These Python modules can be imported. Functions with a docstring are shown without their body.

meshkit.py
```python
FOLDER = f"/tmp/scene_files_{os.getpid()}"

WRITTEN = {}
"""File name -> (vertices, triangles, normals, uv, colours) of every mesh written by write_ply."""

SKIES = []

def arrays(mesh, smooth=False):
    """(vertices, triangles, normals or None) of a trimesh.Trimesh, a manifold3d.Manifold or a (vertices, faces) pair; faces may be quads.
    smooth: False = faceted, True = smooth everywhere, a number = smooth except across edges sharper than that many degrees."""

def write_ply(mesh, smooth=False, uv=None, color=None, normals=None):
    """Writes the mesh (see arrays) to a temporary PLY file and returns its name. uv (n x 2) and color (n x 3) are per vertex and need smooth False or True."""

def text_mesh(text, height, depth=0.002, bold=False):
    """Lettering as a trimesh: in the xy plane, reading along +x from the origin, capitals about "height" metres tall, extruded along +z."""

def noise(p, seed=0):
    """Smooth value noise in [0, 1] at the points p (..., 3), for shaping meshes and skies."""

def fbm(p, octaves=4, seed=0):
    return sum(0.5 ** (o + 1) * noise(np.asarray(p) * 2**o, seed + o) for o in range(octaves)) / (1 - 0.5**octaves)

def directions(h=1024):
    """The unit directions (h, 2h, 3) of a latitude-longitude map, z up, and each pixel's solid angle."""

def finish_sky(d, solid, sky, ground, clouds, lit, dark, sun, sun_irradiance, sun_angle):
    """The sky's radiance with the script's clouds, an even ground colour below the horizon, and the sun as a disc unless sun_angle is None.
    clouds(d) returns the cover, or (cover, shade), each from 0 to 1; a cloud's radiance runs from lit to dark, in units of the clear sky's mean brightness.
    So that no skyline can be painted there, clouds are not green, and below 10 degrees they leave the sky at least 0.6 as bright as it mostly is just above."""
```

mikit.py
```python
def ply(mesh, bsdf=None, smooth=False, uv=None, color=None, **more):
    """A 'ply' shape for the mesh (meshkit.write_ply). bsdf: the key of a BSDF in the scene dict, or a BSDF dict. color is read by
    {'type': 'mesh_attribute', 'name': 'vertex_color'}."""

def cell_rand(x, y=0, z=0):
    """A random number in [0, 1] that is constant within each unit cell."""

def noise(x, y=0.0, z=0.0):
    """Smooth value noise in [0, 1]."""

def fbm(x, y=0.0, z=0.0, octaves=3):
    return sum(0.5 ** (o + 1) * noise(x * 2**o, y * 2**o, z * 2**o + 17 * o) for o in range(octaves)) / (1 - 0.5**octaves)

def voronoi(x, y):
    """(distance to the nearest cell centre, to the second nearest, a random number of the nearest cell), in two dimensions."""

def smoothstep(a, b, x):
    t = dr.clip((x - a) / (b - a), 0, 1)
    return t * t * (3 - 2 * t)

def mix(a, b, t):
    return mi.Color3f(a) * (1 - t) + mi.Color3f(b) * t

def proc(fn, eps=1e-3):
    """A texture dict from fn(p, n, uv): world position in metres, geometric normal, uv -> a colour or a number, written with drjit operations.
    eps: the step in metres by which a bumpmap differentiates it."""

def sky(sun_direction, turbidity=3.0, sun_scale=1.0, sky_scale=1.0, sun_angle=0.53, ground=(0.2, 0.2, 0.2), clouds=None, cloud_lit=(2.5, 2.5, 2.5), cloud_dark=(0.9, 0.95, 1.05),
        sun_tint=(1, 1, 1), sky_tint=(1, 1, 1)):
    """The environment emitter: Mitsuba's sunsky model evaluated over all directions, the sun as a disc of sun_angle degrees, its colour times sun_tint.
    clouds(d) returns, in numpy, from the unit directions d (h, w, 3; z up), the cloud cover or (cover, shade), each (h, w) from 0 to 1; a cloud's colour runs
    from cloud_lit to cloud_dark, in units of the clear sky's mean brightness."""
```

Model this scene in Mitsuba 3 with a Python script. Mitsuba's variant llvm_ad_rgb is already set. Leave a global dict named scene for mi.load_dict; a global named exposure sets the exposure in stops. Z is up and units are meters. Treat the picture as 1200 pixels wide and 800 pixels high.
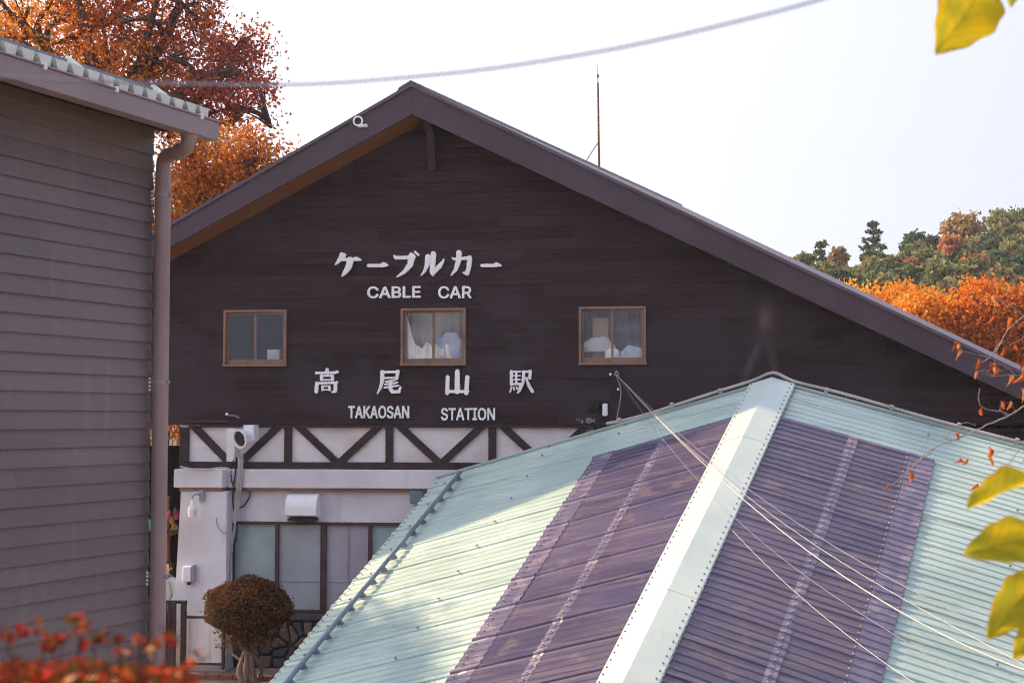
import math, random
import numpy as np, trimesh, drjit as dr, mitsuba as mi, mikit, meshkit
import manifold3d as m3
from shapely.geometry import Polygon, LineString, box as sbox, MultiPoint, Point
from shapely.ops import unary_union
import shapely
from mikit import noise, fbm, smoothstep, mix, cell_rand, proc, voronoi

# ------------------------------------------------------------------ camera, light, exposure
EYE = np.array([0.0, 0.0, 4.1])
FPX = 1713.0
PITCH = math.atan(90 / FPX)
scene, labels = {}, {}
exposure = 1.95
scene['camera'] = {
    'type': 'thinlens', 'fov': 2 * math.degrees(math.atan(600 / FPX)), 'fov_axis': 'x',
    'aperture_radius': 0.0045, 'focus_distance': 22.0, 'near_clip': 0.1, 'far_clip': 2000.0,
    'to_world': mi.ScalarTransform4f().look_at(origin=EYE.tolist(), target=(EYE + [0, math.cos(PITCH), math.sin(PITCH)]).tolist(), up=[0, 0, 1])}
SUN_AZ, SUN_EL = math.radians(-61), math.radians(35)
SUN = (math.sin(SUN_AZ) * math.cos(SUN_EL), math.cos(SUN_AZ) * math.cos(SUN_EL), math.sin(SUN_EL))


def veil(d):
    """Thin high cloud: bright where it scatters the sun forward, bluer and duller away from it."""
    n = meshkit.fbm(d * np.array([2.2, 2.2, 5.0]) + 3.0, 4, 5)
    away = (1 - d @ np.asarray(SUN)) / 2
    shade = np.clip((away - 0.10) / 0.62, 0, 1) ** 0.8
    return np.clip(0.80 + 0.45 * (n - 0.5), 0, 1), np.clip(shade + 0.3 * (n - 0.5), 0, 1)


scene['sky'] = mikit.sky(SUN, turbidity=3.5, sun_scale=1.3, sun_angle=0.8, ground=(0.2, 0.19, 0.18), clouds=veil,
                         cloud_lit=(4.5, 4.6, 4.9), cloud_dark=(0.87, 0.98, 1.70), sun_tint=(1.10, 1.0, 0.84), sky_tint=(0.96, 0.98, 1.25))

# ------------------------------------------------------------------ small helpers
rng = np.random.default_rng(11)
X, Y, Z = np.eye(3)


def ray(px, py):
    r = np.array([(px - 600) / FPX, 1.0, -(py - 400) / FPX])
    c, s = math.cos(PITCH), math.sin(PITCH)
    return np.array([r[0], r[1] * c - r[2] * s, r[1] * s + r[2] * c])


def at(px, py, depth):
    r = ray(px, py)
    return EYE + r / r[1] * depth


def on_plane(px, py, p, n):
    r = ray(px, py)
    return EYE + r * (((p - EYE) @ n) / (r @ n))


def key_for(base):
    if base not in scene and base not in labels:
        return base
    k = 1
    while f'{base}_{k:03d}' in scene or f'{base}_{k:03d}' in labels:
        k += 1
    return f'{base}_{k:03d}'


def mat(name, d, two=True):
    scene['mat_' + name] = {'type': 'twosided', 'b': d} if two else d
    return 'mat_' + name


def cat_(ms):
    return trimesh.util.concatenate([m for m in ms if m is not None])


def obj(base, mesh, m, parent=None, label=None, cat=None, group=None, kind=None, smooth=False, color=None):
    key = key_for((parent + '__' if parent else '') + base)
    if hasattr(mesh, 'to_mesh'):
        mm = mesh.to_mesh()
        mesh = trimesh.Trimesh(mm.vert_properties[:, :3], mm.tri_verts, process=False)
    scene[key] = mikit.ply(mesh, m, smooth=smooth, color=color)
    d = {k: v for k, v in (('label', label), ('category', cat), ('group', group), ('kind', kind)) if v}
    if d:
        labels[key] = d
    return key


def thing(base, label, cat, group=None):
    key = key_for(base)
    labels[key] = {'label': label, 'category': cat}
    if group:
        labels[key]['group'] = group
    return key


def cbox(x0, x1, y0, y1, z0, z1, c=0.0):
    if c <= 0:
        b = trimesh.creation.box(extents=(x1 - x0, y1 - y0, z1 - z0))
        b.apply_translation(((x0 + x1) / 2, (y0 + y1) / 2, (z0 + z1) / 2))
        return b
    pts = []
    for sx, x in ((1, x0), (-1, x1)):
        for sy, y in ((1, y0), (-1, y1)):
            for sz, z in ((1, z0), (-1, z1)):
                pts += [(x + sx * c, y + sy * c, z), (x + sx * c, y, z + sz * c), (x, y + sy * c, z + sz * c)]
    return trimesh.convex.convex_hull(np.array(pts))


class Frame:
    """A local frame: origin, and the world directions of the local x, y, z."""

    def __init__(self, o, ax, ay, az):
        self.M = np.eye(4)
        self.M[:3, 0], self.M[:3, 1], self.M[:3, 2], self.M[:3, 3] = ax, ay, az, o

    def __call__(self, mesh):
        mesh = mesh.copy()
        mesh.apply_transform(self.M)
        return mesh

    def p(self, *q):
        return (self.M @ np.append(np.array(q, float), 1))[:3]

    def box(self, *a, c=0.0):
        return self(cbox(*a, c=c))


def prism(poly, d0, d1, skew=0.0, ref=0.0):
    """A polygon in (x, z), run from y = d0 to y = d1 (x shifts by skew per metre of y, from y = ref)."""
    out = []
    for g in getattr(poly, 'geoms', [poly]):
        if g.is_empty or g.geom_type != 'Polygon' or g.area < 1e-5:
            continue
        e = trimesh.creation.extrude_polygon(g, 1.0, engine='earcut')
        v = e.vertices
        y = d0 + (1 - v[:, 2]) * (d1 - d0)
        out.append(trimesh.Trimesh(np.stack([v[:, 0] + skew * (y - ref), y, v[:, 1]], 1), e.faces, process=False))
    return cat_(out) if out else None


def tube(pts, radii, sides=8, cap=True):
    pts = np.asarray(pts, float)
    radii = np.broadcast_to(np.asarray(radii, float), (len(pts),))
    t = np.gradient(pts, axis=0)
    t /= np.linalg.norm(t, axis=1, keepdims=True) + 1e-12
    ref = np.array([0.31, 0.17, 0.93]) if abs(t[0] @ [0.31, 0.17, 0.93]) < 0.9 else np.array([1.0, 0, 0])
    a = np.linspace(0, 2 * np.pi, sides, endpoint=False)
    rings = []
    for p, d, r in zip(pts, t, radii):
        n = ref - d * (ref @ d)
        n /= np.linalg.norm(n)
        ref = n
        b = np.cross(d, n)
        rings.append(p + r * (np.cos(a)[:, None] * n + np.sin(a)[:, None] * b))
    v = np.vstack(rings)
    f = []
    for i in range(len(pts) - 1):
        for k in range(sides):
            q = (k + 1) % sides
            f += [(i * sides + k, i * sides + q, (i + 1) * sides + q), (i * sides + k, (i + 1) * sides + q, (i + 1) * sides + k)]
    if cap:
        v = np.vstack([v, pts[:1], pts[-1:]])
        c0, c1, l = len(v) - 2, len(v) - 1, (len(pts) - 1) * sides
        for k in range(sides):
            q = (k + 1) % sides
            f += [(c0, q, k), (c1, l + k, l + q)]
    return trimesh.Trimesh(v, np.array(f), process=False)


def curve(pts, n=24):
    from scipy.interpolate import CubicSpline, make_interp_spline
    pts = np.asarray(pts, float)
    s = np.concatenate([[0], np.cumsum(np.linalg.norm(np.diff(pts, axis=0), axis=1))])
    k = min(3, len(pts) - 1)
    return make_interp_spline(s, pts, k=k)(np.linspace(0, s[-1], n))


def sag_line(a, b, sag, n=30):
    t = np.linspace(0, 1, n)[:, None]
    p = np.asarray(a) * (1 - t) + np.asarray(b) * t
    p[:, 2] -= (4 * sag * t * (1 - t))[:, 0]
    return p


# ------------------------------------------------------------------ materials
def plastic(rgb, rough=0.45, spec=0.5):
    return {'type': 'principled', 'base_color': {'type': 'rgb', 'value': list(rgb)}, 'roughness': rough, 'specular': spec}


def procp(fn, rough=0.5, spec=0.5, bump=None, scale=1.0, eps=2e-3, **more):
    d = {'type': 'principled', 'base_color': proc(fn), 'roughness': rough, 'specular': spec, **more}
    if bump is not None:
        d = {'type': 'bumpmap', 'b': d, 't': proc(bump, eps=eps), 'scale': scale}
    return d


def f_plank(p, n, uv):
    row = dr.floor((p.z - 0.01) / 0.19)
    r = cell_rand(row, dr.floor(p.x * 0.31 + row * 0.37), 3)
    g = fbm(p.x * 1.7 + row * 9.1, p.z * 70, p.y, 3)
    w = fbm(p.x * 0.7, p.z * 1.1, 4.0, 4)
    c = mix((0.024, 0.014, 0.017), (0.060, 0.037, 0.045), smoothstep(0.25, 0.75, g) * 0.5 + r * 0.5)
    c = mix(c, mi.Color3f(0.066, 0.052, 0.062), smoothstep(0.5, 0.72, w) * 0.5)
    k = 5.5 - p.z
    twig_blur = dr.exp(-dr.square((p.x - 4.05) / 0.13) - dr.square((p.z - 5.68) / 0.22)) * 0.5 + dr.exp(-dr.square((p.x - 4.03 + k * 0.42) / 0.07) - dr.square((p.z - 4.98) / 0.32)) * 0.34 + dr.exp(-dr.square((p.x - 4.07 - k * 0.18) / 0.07) - dr.square((p.z - 5.0) / 0.35)) * 0.24  # pale blur of a close twig, painted into the board colour
    return mix(c, mi.Color3f(0.30, 0.25, 0.25), twig_blur * (0.35 + 0.6 * noise(p.x * 9, p.z * 5)))


def f_plank_b(p, n, uv):
    return fbm(p.x * 2.5, p.z * 60, p.y, 3)


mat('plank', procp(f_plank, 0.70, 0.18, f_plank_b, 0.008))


def grime(base, dark, sx=1.2, amt=0.5, seed=0.0):
    def fn(p, n, uv):
        w = fbm(p.x * sx + seed, p.y * sx, p.z * sx * 0.7, 4)
        s = fbm(p.x * sx * 9 + seed, p.y * 9 * sx, p.z * 0.8, 3)
        return mix(base, dark, dr.clip(smoothstep(0.42, 0.75, w) * amt + smoothstep(0.55, 0.85, s) * amt * 0.5, 0, 1))
    return fn


mat('barge', procp(grime((0.078, 0.052, 0.068), (0.052, 0.036, 0.045), 1.1, 0.7), 0.45, 0.4))
mat('roof_metal', procp(grime((0.12, 0.09, 0.12), (0.07, 0.055, 0.07), 1.5, 0.7, 3), 0.5, 0.5))


def f_soffit(p, n, uv):
    g = fbm((p.x + p.z) * 2.0, (p.x * 0.5 - p.z) * 40, p.y * 30, 3)
    return mix((0.165, 0.068, 0.030), (0.26, 0.115, 0.052), g)


mat('soffit', procp(f_soffit, 0.55, 0.4))
mat('timber', procp(grime((0.050, 0.028, 0.030), (0.030, 0.018, 0.020), 6, 0.8), 0.6, 0.3))


def f_plaster(p, n, uv):
    w = fbm(p.x * 1.1, p.y, p.z * 0.9, 4)
    s = fbm(p.x * 7, p.y * 7, p.z * 0.9, 3)
    c = mix((0.77, 0.76, 0.79), (0.64, 0.62, 0.64), smoothstep(0.4, 0.75, w))
    return mix(c, mi.Color3f(0.45, 0.42, 0.42), smoothstep(0.58, 0.85, s) * 0.35)


mat('plaster', procp(f_plaster, 0.8, 0.2, lambda p, n, uv: fbm(p.x * 60, p.y * 60, p.z * 60, 3), 0.003))


def f_infill(p, n, uv):
    w = fbm(p.x * 2, p.y, p.z * 3, 4)
    return mix((0.78, 0.74, 0.74), (0.62, 0.57, 0.54), smoothstep(0.4, 0.8, w))


mat('infill', procp(f_infill, 0.85, 0.2))
mat('bronze', procp(grime((0.27, 0.165, 0.115), (0.16, 0.095, 0.065), 5, 0.7), 0.42, 0.5))
mat('brown_frame', procp(grime((0.085, 0.045, 0.048), (0.05, 0.028, 0.03), 5, 0.7), 0.5, 0.4))
mat('glass', {'type': 'thindielectric', 'int_ior': 1.5}, two=False)


def frosted(a, b):
    def fn(p, n, uv):
        return mix(a, b, smoothstep(0.3, 0.75, fbm(p.x * 1.6, p.y, p.z * 1.1, 4)))
    return procp(fn, 0.22, 0.5)


mat('pane_green', frosted((0.40, 0.52, 0.50), (0.30, 0.41, 0.42)))
mat('pane_grey', frosted((0.42, 0.47, 0.50), (0.34, 0.39, 0.41)))
mat('pane_lilac', frosted((0.47, 0.44, 0.50), (0.38, 0.36, 0.42)))
mat('letter', procp(grime((0.94, 0.94, 0.95), (0.86, 0.86, 0.89), 4, 0.4), 0.5, 0.4))
mat('white', procp(grime((0.86, 0.86, 0.88), (0.72, 0.71, 0.72), 4, 0.6), 0.45, 0.5))
mat('grey_metal', procp(grime((0.32, 0.33, 0.36), (0.20, 0.20, 0.21), 6, 0.6), 0.4, 0.5))
mat('dark', plastic((0.022, 0.02, 0.022), 0.6, 0.3))
mat('black_interior', plastic((0.02, 0.018, 0.017), 0.9, 0.1))
mat('pipe_grey', procp(grime((0.45, 0.42, 0.40), (0.28, 0.26, 0.25), 4, 0.7), 0.5, 0.4))
mat('cable_pale', plastic((0.50, 0.47, 0.45), 0.5, 0.4))
mat('cable_grey', plastic((0.24, 0.24, 0.30), 0.5, 0.4))
mat('rod', plastic((0.26, 0.11, 0.065), 0.6, 0.3))


def f_siding(p, n, uv):
    w = fbm(p.x * 0.8, p.y * 0.8, p.z * 0.9, 4)
    s = fbm(p.x * 14, p.y * 14, p.z * 1.4, 3)
    c = mix((0.188, 0.165, 0.168), (0.156, 0.136, 0.139), smoothstep(0.35, 0.7, w))
    c = mix(c, mi.Color3f(0.25, 0.225, 0.225), smoothstep(0.60, 0.85, s) * 0.35)
    row = dr.floor((p.z + 0.0353) / 0.1229)
    return c * (0.93 + 0.14 * cell_rand(row, dr.floor(p.y * 0.4 + row * 0.61), 5))


mat('siding', procp(f_siding, 0.48, 0.45, lambda p, n, uv: fbm(p.x * 8, p.y * 8, p.z * 40, 3), 0.002))
mat('siding_gap', plastic((0.035, 0.028, 0.03), 0.8, 0.2))
mat('fascia', procp(grime((0.30, 0.26, 0.275), (0.23, 0.20, 0.21), 1.3, 0.7), 0.42, 0.5))
mat('downpipe', procp(grime((0.32, 0.255, 0.245), (0.24, 0.19, 0.18), 2, 0.6), 0.40, 0.5))
mat('rib', procp(grime((0.72, 0.79, 0.71), (0.52, 0.58, 0.53), 3, 0.6), 0.5, 0.5))
mat('snow_bar', procp(grime((0.17, 0.22, 0.28), (0.11, 0.14, 0.18), 4, 0.6), 0.45, 0.5))


def f_mint(p, n, uv):
    u = p.x * 0.357 + p.y * 0.820 + p.z * 0.447          # along the ridge; streaks run across it, down the slope
    side = p.x * 0.9 - p.y * 0.39
    w = fbm(p.x * 0.9, p.y * 0.9, p.z * 0.9, 4)
    s = fbm(u * 16, side * 0.8, 3.0, 4)
    t = fbm(p.x * 3, p.y * 3, p.z * 3, 4)
    c = mix((0.405, 0.515, 0.480), (0.320, 0.425, 0.405), smoothstep(0.35, 0.7, w))
    c = mix(c, mi.Color3f(0.24, 0.29, 0.26), smoothstep(0.55, 0.80, s) * 0.55)
    c = mix(c, mi.Color3f(0.25, 0.19, 0.14), smoothstep(0.66, 0.80, t) * smoothstep(0.45, 0.7, s) * 0.6)
    return mix(c, mi.Color3f(0.52, 0.62, 0.56), smoothstep(0.60, 0.8, fbm(u * 5, side * 1.3, 7.0, 3)) * 0.4)


mat('mint', procp(f_mint, 0.42, 0.5))


def f_cap(p, n, uv):
    w = fbm(p.x * 1.4, p.y * 1.1, p.z, 4)
    s = fbm(p.x * 20, p.y * 3, p.z * 6, 3)
    c = mix((0.51, 0.59, 0.56), (0.43, 0.52, 0.51), smoothstep(0.35, 0.7, w))
    return mix(c, mi.Color3f(0.42, 0.46, 0.44), smoothstep(0.60, 0.85, s) * 0.4)


mat('cap', procp(f_cap, 0.4, 0.5))


def f_purple(p, n, uv):
    u = p.x * 0.357 + p.y * 0.820 + p.z * 0.447
    side = p.x * 0.9 - p.y * 0.39
    w = fbm(p.x * 1.0, p.y * 1.0, p.z * 1.0, 4)
    s = fbm(u * 14, side * 1.0, 5.0, 4)
    t = fbm(p.x * 4, p.y * 4, p.z * 4, 4)
    c = mix((0.092, 0.077, 0.172), (0.148, 0.114, 0.200), smoothstep(0.35, 0.7, w))
    c = mix(c, mi.Color3f(0.26, 0.205, 0.245), smoothstep(0.50, 0.78, s) * 0.5)
    return mix(c, mi.Color3f(0.33, 0.25, 0.27), smoothstep(0.62, 0.76, t) * 0.4)


scene['mat_purple'] = {'type': 'blendbsdf', 'weight': 0.60,
                       'a': {'type': 'thindielectric', 'int_ior': 1.5, 'specular_transmittance': {'type': 'rgb', 'value': [0.62, 0.50, 0.66]}},
                       'b': {'type': 'twosided', 'b': procp(f_purple, 0.24, 0.7)}}
def f_lap(p, n, uv):  # pale patches paint in the light coming through the lapped sheets
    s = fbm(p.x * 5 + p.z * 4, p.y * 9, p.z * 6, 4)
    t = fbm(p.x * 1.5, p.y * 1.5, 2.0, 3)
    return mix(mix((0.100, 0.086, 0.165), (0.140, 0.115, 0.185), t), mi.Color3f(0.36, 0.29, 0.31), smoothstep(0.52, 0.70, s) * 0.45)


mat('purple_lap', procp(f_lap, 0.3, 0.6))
mat('purlin', procp(grime((0.42, 0.33, 0.27), (0.28, 0.22, 0.18), 3, 0.7), 0.7, 0.3))
mat('screw', plastic((0.17, 0.20, 0.20), 0.5, 0.4))
mat('washer', plastic((0.40, 0.35, 0.39), 0.4, 0.5))


def f_ground(p, n, uv):
    w = fbm(p.x * 0.5, p.y * 0.5, 1.0, 5)
    s = fbm(p.x * 9, p.y * 9, 2.0, 4)
    near = mix((0.20, 0.15, 0.12), (0.27, 0.20, 0.16), w)
    near = near * (0.7 + 0.6 * s)
    far = mix((0.09, 0.075, 0.04), (0.16, 0.10, 0.05), w) * (0.7 + 0.6 * s)
    return mix(near, far, smoothstep(30.0, 45.0, p.y))


mat('ground', procp(f_ground, 0.9, 0.2))


def f_stone(p, n, uv):
    cid = fbm(p.x * 1.7, p.y, p.z * 1.9 + 3, 2)
    s = fbm(p.x * 22, p.y * 22, p.z * 22, 4)
    c = mix((0.15, 0.105, 0.08), (0.25, 0.17, 0.125), smoothstep(0.3, 0.7, cid))
    return c * (0.65 + 0.7 * s)


mat('stone_tan', procp(f_stone, 0.85, 0.2, lambda p, n, uv: fbm(p.x * 25, p.y * 25, p.z * 25, 4), 0.02))


def f_stone2(p, n, uv):
    s = fbm(p.x * 22, p.y * 22, p.z * 22, 4)
    return mi.Color3f(0.10, 0.095, 0.105) * (0.6 + 0.8 * s)


mat('stone_grey', procp(f_stone2, 0.85, 0.2, lambda p, n, uv: fbm(p.x * 25, p.y * 25, p.z * 25, 4), 0.02))
mat('mortar', plastic((0.075, 0.06, 0.055), 0.95, 0.1))


def f_brick(p, n, uv):
    return mix((0.24, 0.09, 0.06), (0.33, 0.14, 0.09), fbm(p.x * 6, p.y * 6, p.z * 9, 3))


mat('brick', procp(f_brick, 0.85, 0.2))


def f_bark(p, n, uv):
    return mix((0.055, 0.04, 0.035), (0.13, 0.10, 0.085), fbm(p.x * 8, p.y * 8, p.z * 2.5, 4))


mat('bark', procp(f_bark, 0.9, 0.2))


def f_bark2(p, n, uv):
    return mix((0.16, 0.11, 0.085), (0.28, 0.21, 0.17), fbm(p.x * 30, p.y * 30, p.z * 9, 4))


mat('pale_bark', procp(f_bark2, 0.9, 0.2))
mat('twig', procp(lambda p, n, uv: mix((0.22, 0.19, 0.17), (0.42, 0.37, 0.34), fbm(p.x * 40, p.y * 40, p.z * 40, 3)), 0.8, 0.3))
VC = {'type': 'mesh_attribute', 'name': 'vertex_color'}
scene['mat_leaf'] = {'type': 'principledthin', 'base_color': VC, 'roughness': 0.55, 'diff_trans': 1.0, 'eta': 1.4}
scene['mat_leaf_dense'] = {'type': 'principledthin', 'base_color': VC, 'roughness': 0.6, 'diff_trans': 0.6, 'eta': 1.4}
scene['mat_petal'] = {'type': 'principledthin', 'base_color': VC, 'roughness': 0.45, 'diff_trans': 0.9, 'eta': 1.4}
mat('vc', {'type': 'principled', 'base_color': VC, 'roughness': 0.8, 'specular': 0.25})

# ------------------------------------------------------------------ the setting: terrain
PSI = math.radians(23.54)                     # the slope line of the railway, its canopy and the left building
ELV, TW = math.radians(26.53), 0.2735
CU = np.array([math.sin(PSI) * math.cos(ELV), math.cos(PSI) * math.cos(ELV), math.sin(ELV)])
CW = {-1: np.array([-math.cos(PSI), math.sin(PSI), -TW]), 1: np.array([math.cos(PSI), -math.sin(PSI), -TW])}
R0 = at(905, 449, 21.0)
CN_LEFT = np.cross(CU, CW[-1]) * -1.0 if np.cross(CU, CW[-1])[2] < 0 else np.cross(CU, CW[-1])


def sm(a, b, x):
    t = np.clip((x - a) / (b - a), 0, 1)
    return t * t * (3 - 2 * t)


def terrain(x, y):
    # along and across the railway
    s = (x - R0[0]) * math.sin(PSI) + (y - R0[1]) * math.cos(PSI)
    t = (x - R0[0]) * math.cos(PSI) - (y - R0[1]) * math.sin(PSI)
    cut = np.clip(R0[2] + s * math.tan(ELV) - 4.6, -4.0, 0.0)
    base = np.zeros_like(x)
    inside = sm(7.2, 5.6, np.abs(t)) * sm(1.0, 0.0, s)
    base = base * (1 - inside) + cut * inside
    mound = 2.5 * sm(4.6, 2.6, np.hypot(x, y * 0.8))
    front = sm(14.5, 12, y)
    base = np.where(front > 0, base * (1 - front) + np.minimum(base, 0) * front - 0.0, base) + mound * sm(6, 3, y)
    h = np.clip(10.5 + (x - 23.5) * 0.24, -2, 40)
    h = np.maximum(h, 0) * sm(8, 24, x) * sm(58, 122, y)
    h += 3.5 * sm(70, 160, y) * sm(0, 20, x)
    h += (meshkit.fbm(np.stack([x * 0.06, y * 0.06, x * 0], -1), 3, 2) - 0.5) * 3 * sm(60, 100, y)
    return base + h


gx = np.unique(np.concatenate([np.linspace(-240, -60, 22), np.linspace(-60, -12, 30), np.linspace(-12, 14, 75), np.linspace(14, 90, 60), np.linspace(90, 260, 26)]))
gy = np.unique(np.concatenate([np.linspace(-200, -12, 20), np.linspace(-12, 27, 110), np.linspace(27, 180, 90), np.linspace(180, 300, 14)]))
GX, GY = np.meshgrid(gx, gy, indexing='ij')
GZ = terrain(GX, GY)
idx = np.arange(GX.size).reshape(GX.shape)
q = np.stack([idx[:-1, :-1], idx[1:, :-1], idx[1:, 1:], idx[:-1, 1:]], -1).reshape(-1, 4)
obj('ground', (np.stack([GX, GY, GZ], -1).reshape(-1, 3), q), 'mat_ground', smooth=True, kind='structure')

# ------------------------------------------------------------------ the station
TH = math.radians(7)
F0 = at(500, 490, 24.0)
FA, FB = np.array([math.cos(TH), -math.sin(TH), 0]), np.array([math.sin(TH), math.cos(TH), 0])
F0[2] = 0.0
SF = Frame(F0, FA, FB, Z)                      # local x along the wall, y into the building, z up
SKEW = math.tan(PSI - TH)


def W(px, py, off=0.0):
    """(along, height) of the point of the wall plane, off metres in front of it, that shows at this pixel."""
    p = on_plane(px, py, F0 - FB * off, -FB)
    return np.array([(p - F0) @ FA, p[2]])


def zw(py, px=400, off=0.0):
    return W(px, py, off)[1]


def uw(px, py=490, off=0.0):
    return W(px, py, off)[0]


st = thing('station_building', 'dark timber gabled station building with white plaster and half-timbering below', 'building')
apex = W(483, 98, 0.62)
bot = W(487, 134, 0.62)
LS = (W(200, 262, 0.62) - apex)
RS = (W(1197, 434, 0.62) - apex)
lsl, rsl = LS[1] / LS[0], RS[1] / RS[0]        # roof slopes in the wall plane
uL, uR = -7.6, 12.5
thick = apex[1] - bot[1]
lbt = (W(198, 292, 0.62)[1] - bot[1]) / (W(198, 292, 0.62)[0] - bot[0])
rbt = (W(1199, 467, 0.62)[1] - bot[1]) / (W(1199, 467, 0.62)[0] - bot[0])
au = apex[0]
tz = 0.055                                     # roof sheet thickness over the bargeboard


def topz(u, dz=0.0):
    return apex[1] + dz + (u - au) * (lsl if u < au else rsl)


def botz(u, dz=0.0):
    return bot[1] + dz + (u - au) * (lbt if u < au else rbt)


# roof sheets (run back along the building's axis)
for side, (ua, ub) in (('left', (uL, au)), ('right', (au, uR))):
    poly = Polygon([(ua, topz(ua)), (ub, topz(ub)), (ub, topz(ub, -tz)), (ua, topz(ua, -tz))])
    obj('roof', SF(prism(poly, -0.66, 13.0, SKEW, -0.62)), 'mat_roof_metal', st)
rk = prism(Polygon([(au - 0.22, topz(au - 0.22, 0.004)), (au, apex[1] + 0.004), (au + 0.22, topz(au + 0.22, 0.004)), (au + 0.2, topz(au + 0.2, 0.04)), (au, apex[1] + 0.045), (au - 0.2, topz(au - 0.2, 0.04))]), -0.665, 13.0, SKEW, -0.62)
obj('ridge_cap', SF(rk), 'mat_roof_metal', st)
# standing seams on the right slope catch the sun along its edge
for k in range(44):
    u0 = au + 0.3 + k * 0.28
    if u0 > uR - 0.1:
        break
# bargeboards
for ua, ub in ((uL, au), (au, uR)):
    e = 0.002 if ua == au else -0.002
    poly = Polygon([(ua + (e if ua == au else 0), topz(ua, -tz)), (ub + (0 if ua == au else e), topz(ub, -tz)), (ub + (0 if ua == au else e), botz(ub)), (ua + (e if ua == au else 0), botz(ua))])
    obj('bargeboard', SF(prism(poly, -0.62, -0.57)), 'mat_barge', st)
# soffit boards
for side in (-1, 1):
    ua, ub = (uL, au - 0.01) if side < 0 else (au + 0.01, uR)
    for k in range(3):
        d0 = -0.568 + k * 0.191
        poly = Polygon([(ua, botz(ua, 0.03)), (ub, botz(ub, 0.03)), (ub, botz(ub, 0.055)), (ua, botz(ua, 0.055))])
        obj('soffit_board', SF(prism(poly, d0, d0 + 0.186, SKEW, -0.62)), 'mat_soffit', st)
# ridge beam and its brace under the apex
ub_ = au + SKEW * 0.2 + 0.15
obj('ridge_brace', SF(cat_([prism(Polygon([(ub_ - 0.065, botz(au, -0.0)), (ub_ + 0.065, botz(au, 0.0)), (ub_ + 0.065, botz(au, -0.22)), (ub_ - 0.065, botz(au, -0.22))]), -0.39, 0.0),
                             trimesh.convex.convex_hull(np.array([(ub_ + sx * 0.06 + 0.03, d, bot[1] + z) for sx in (-1, 1) for d, z in ((-0.36, -0.2), (-0.24, -0.2), (-0.1, -0.84), (0.0, -0.84), (0, -0.7))]))])), 'mat_timber', st)

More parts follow.
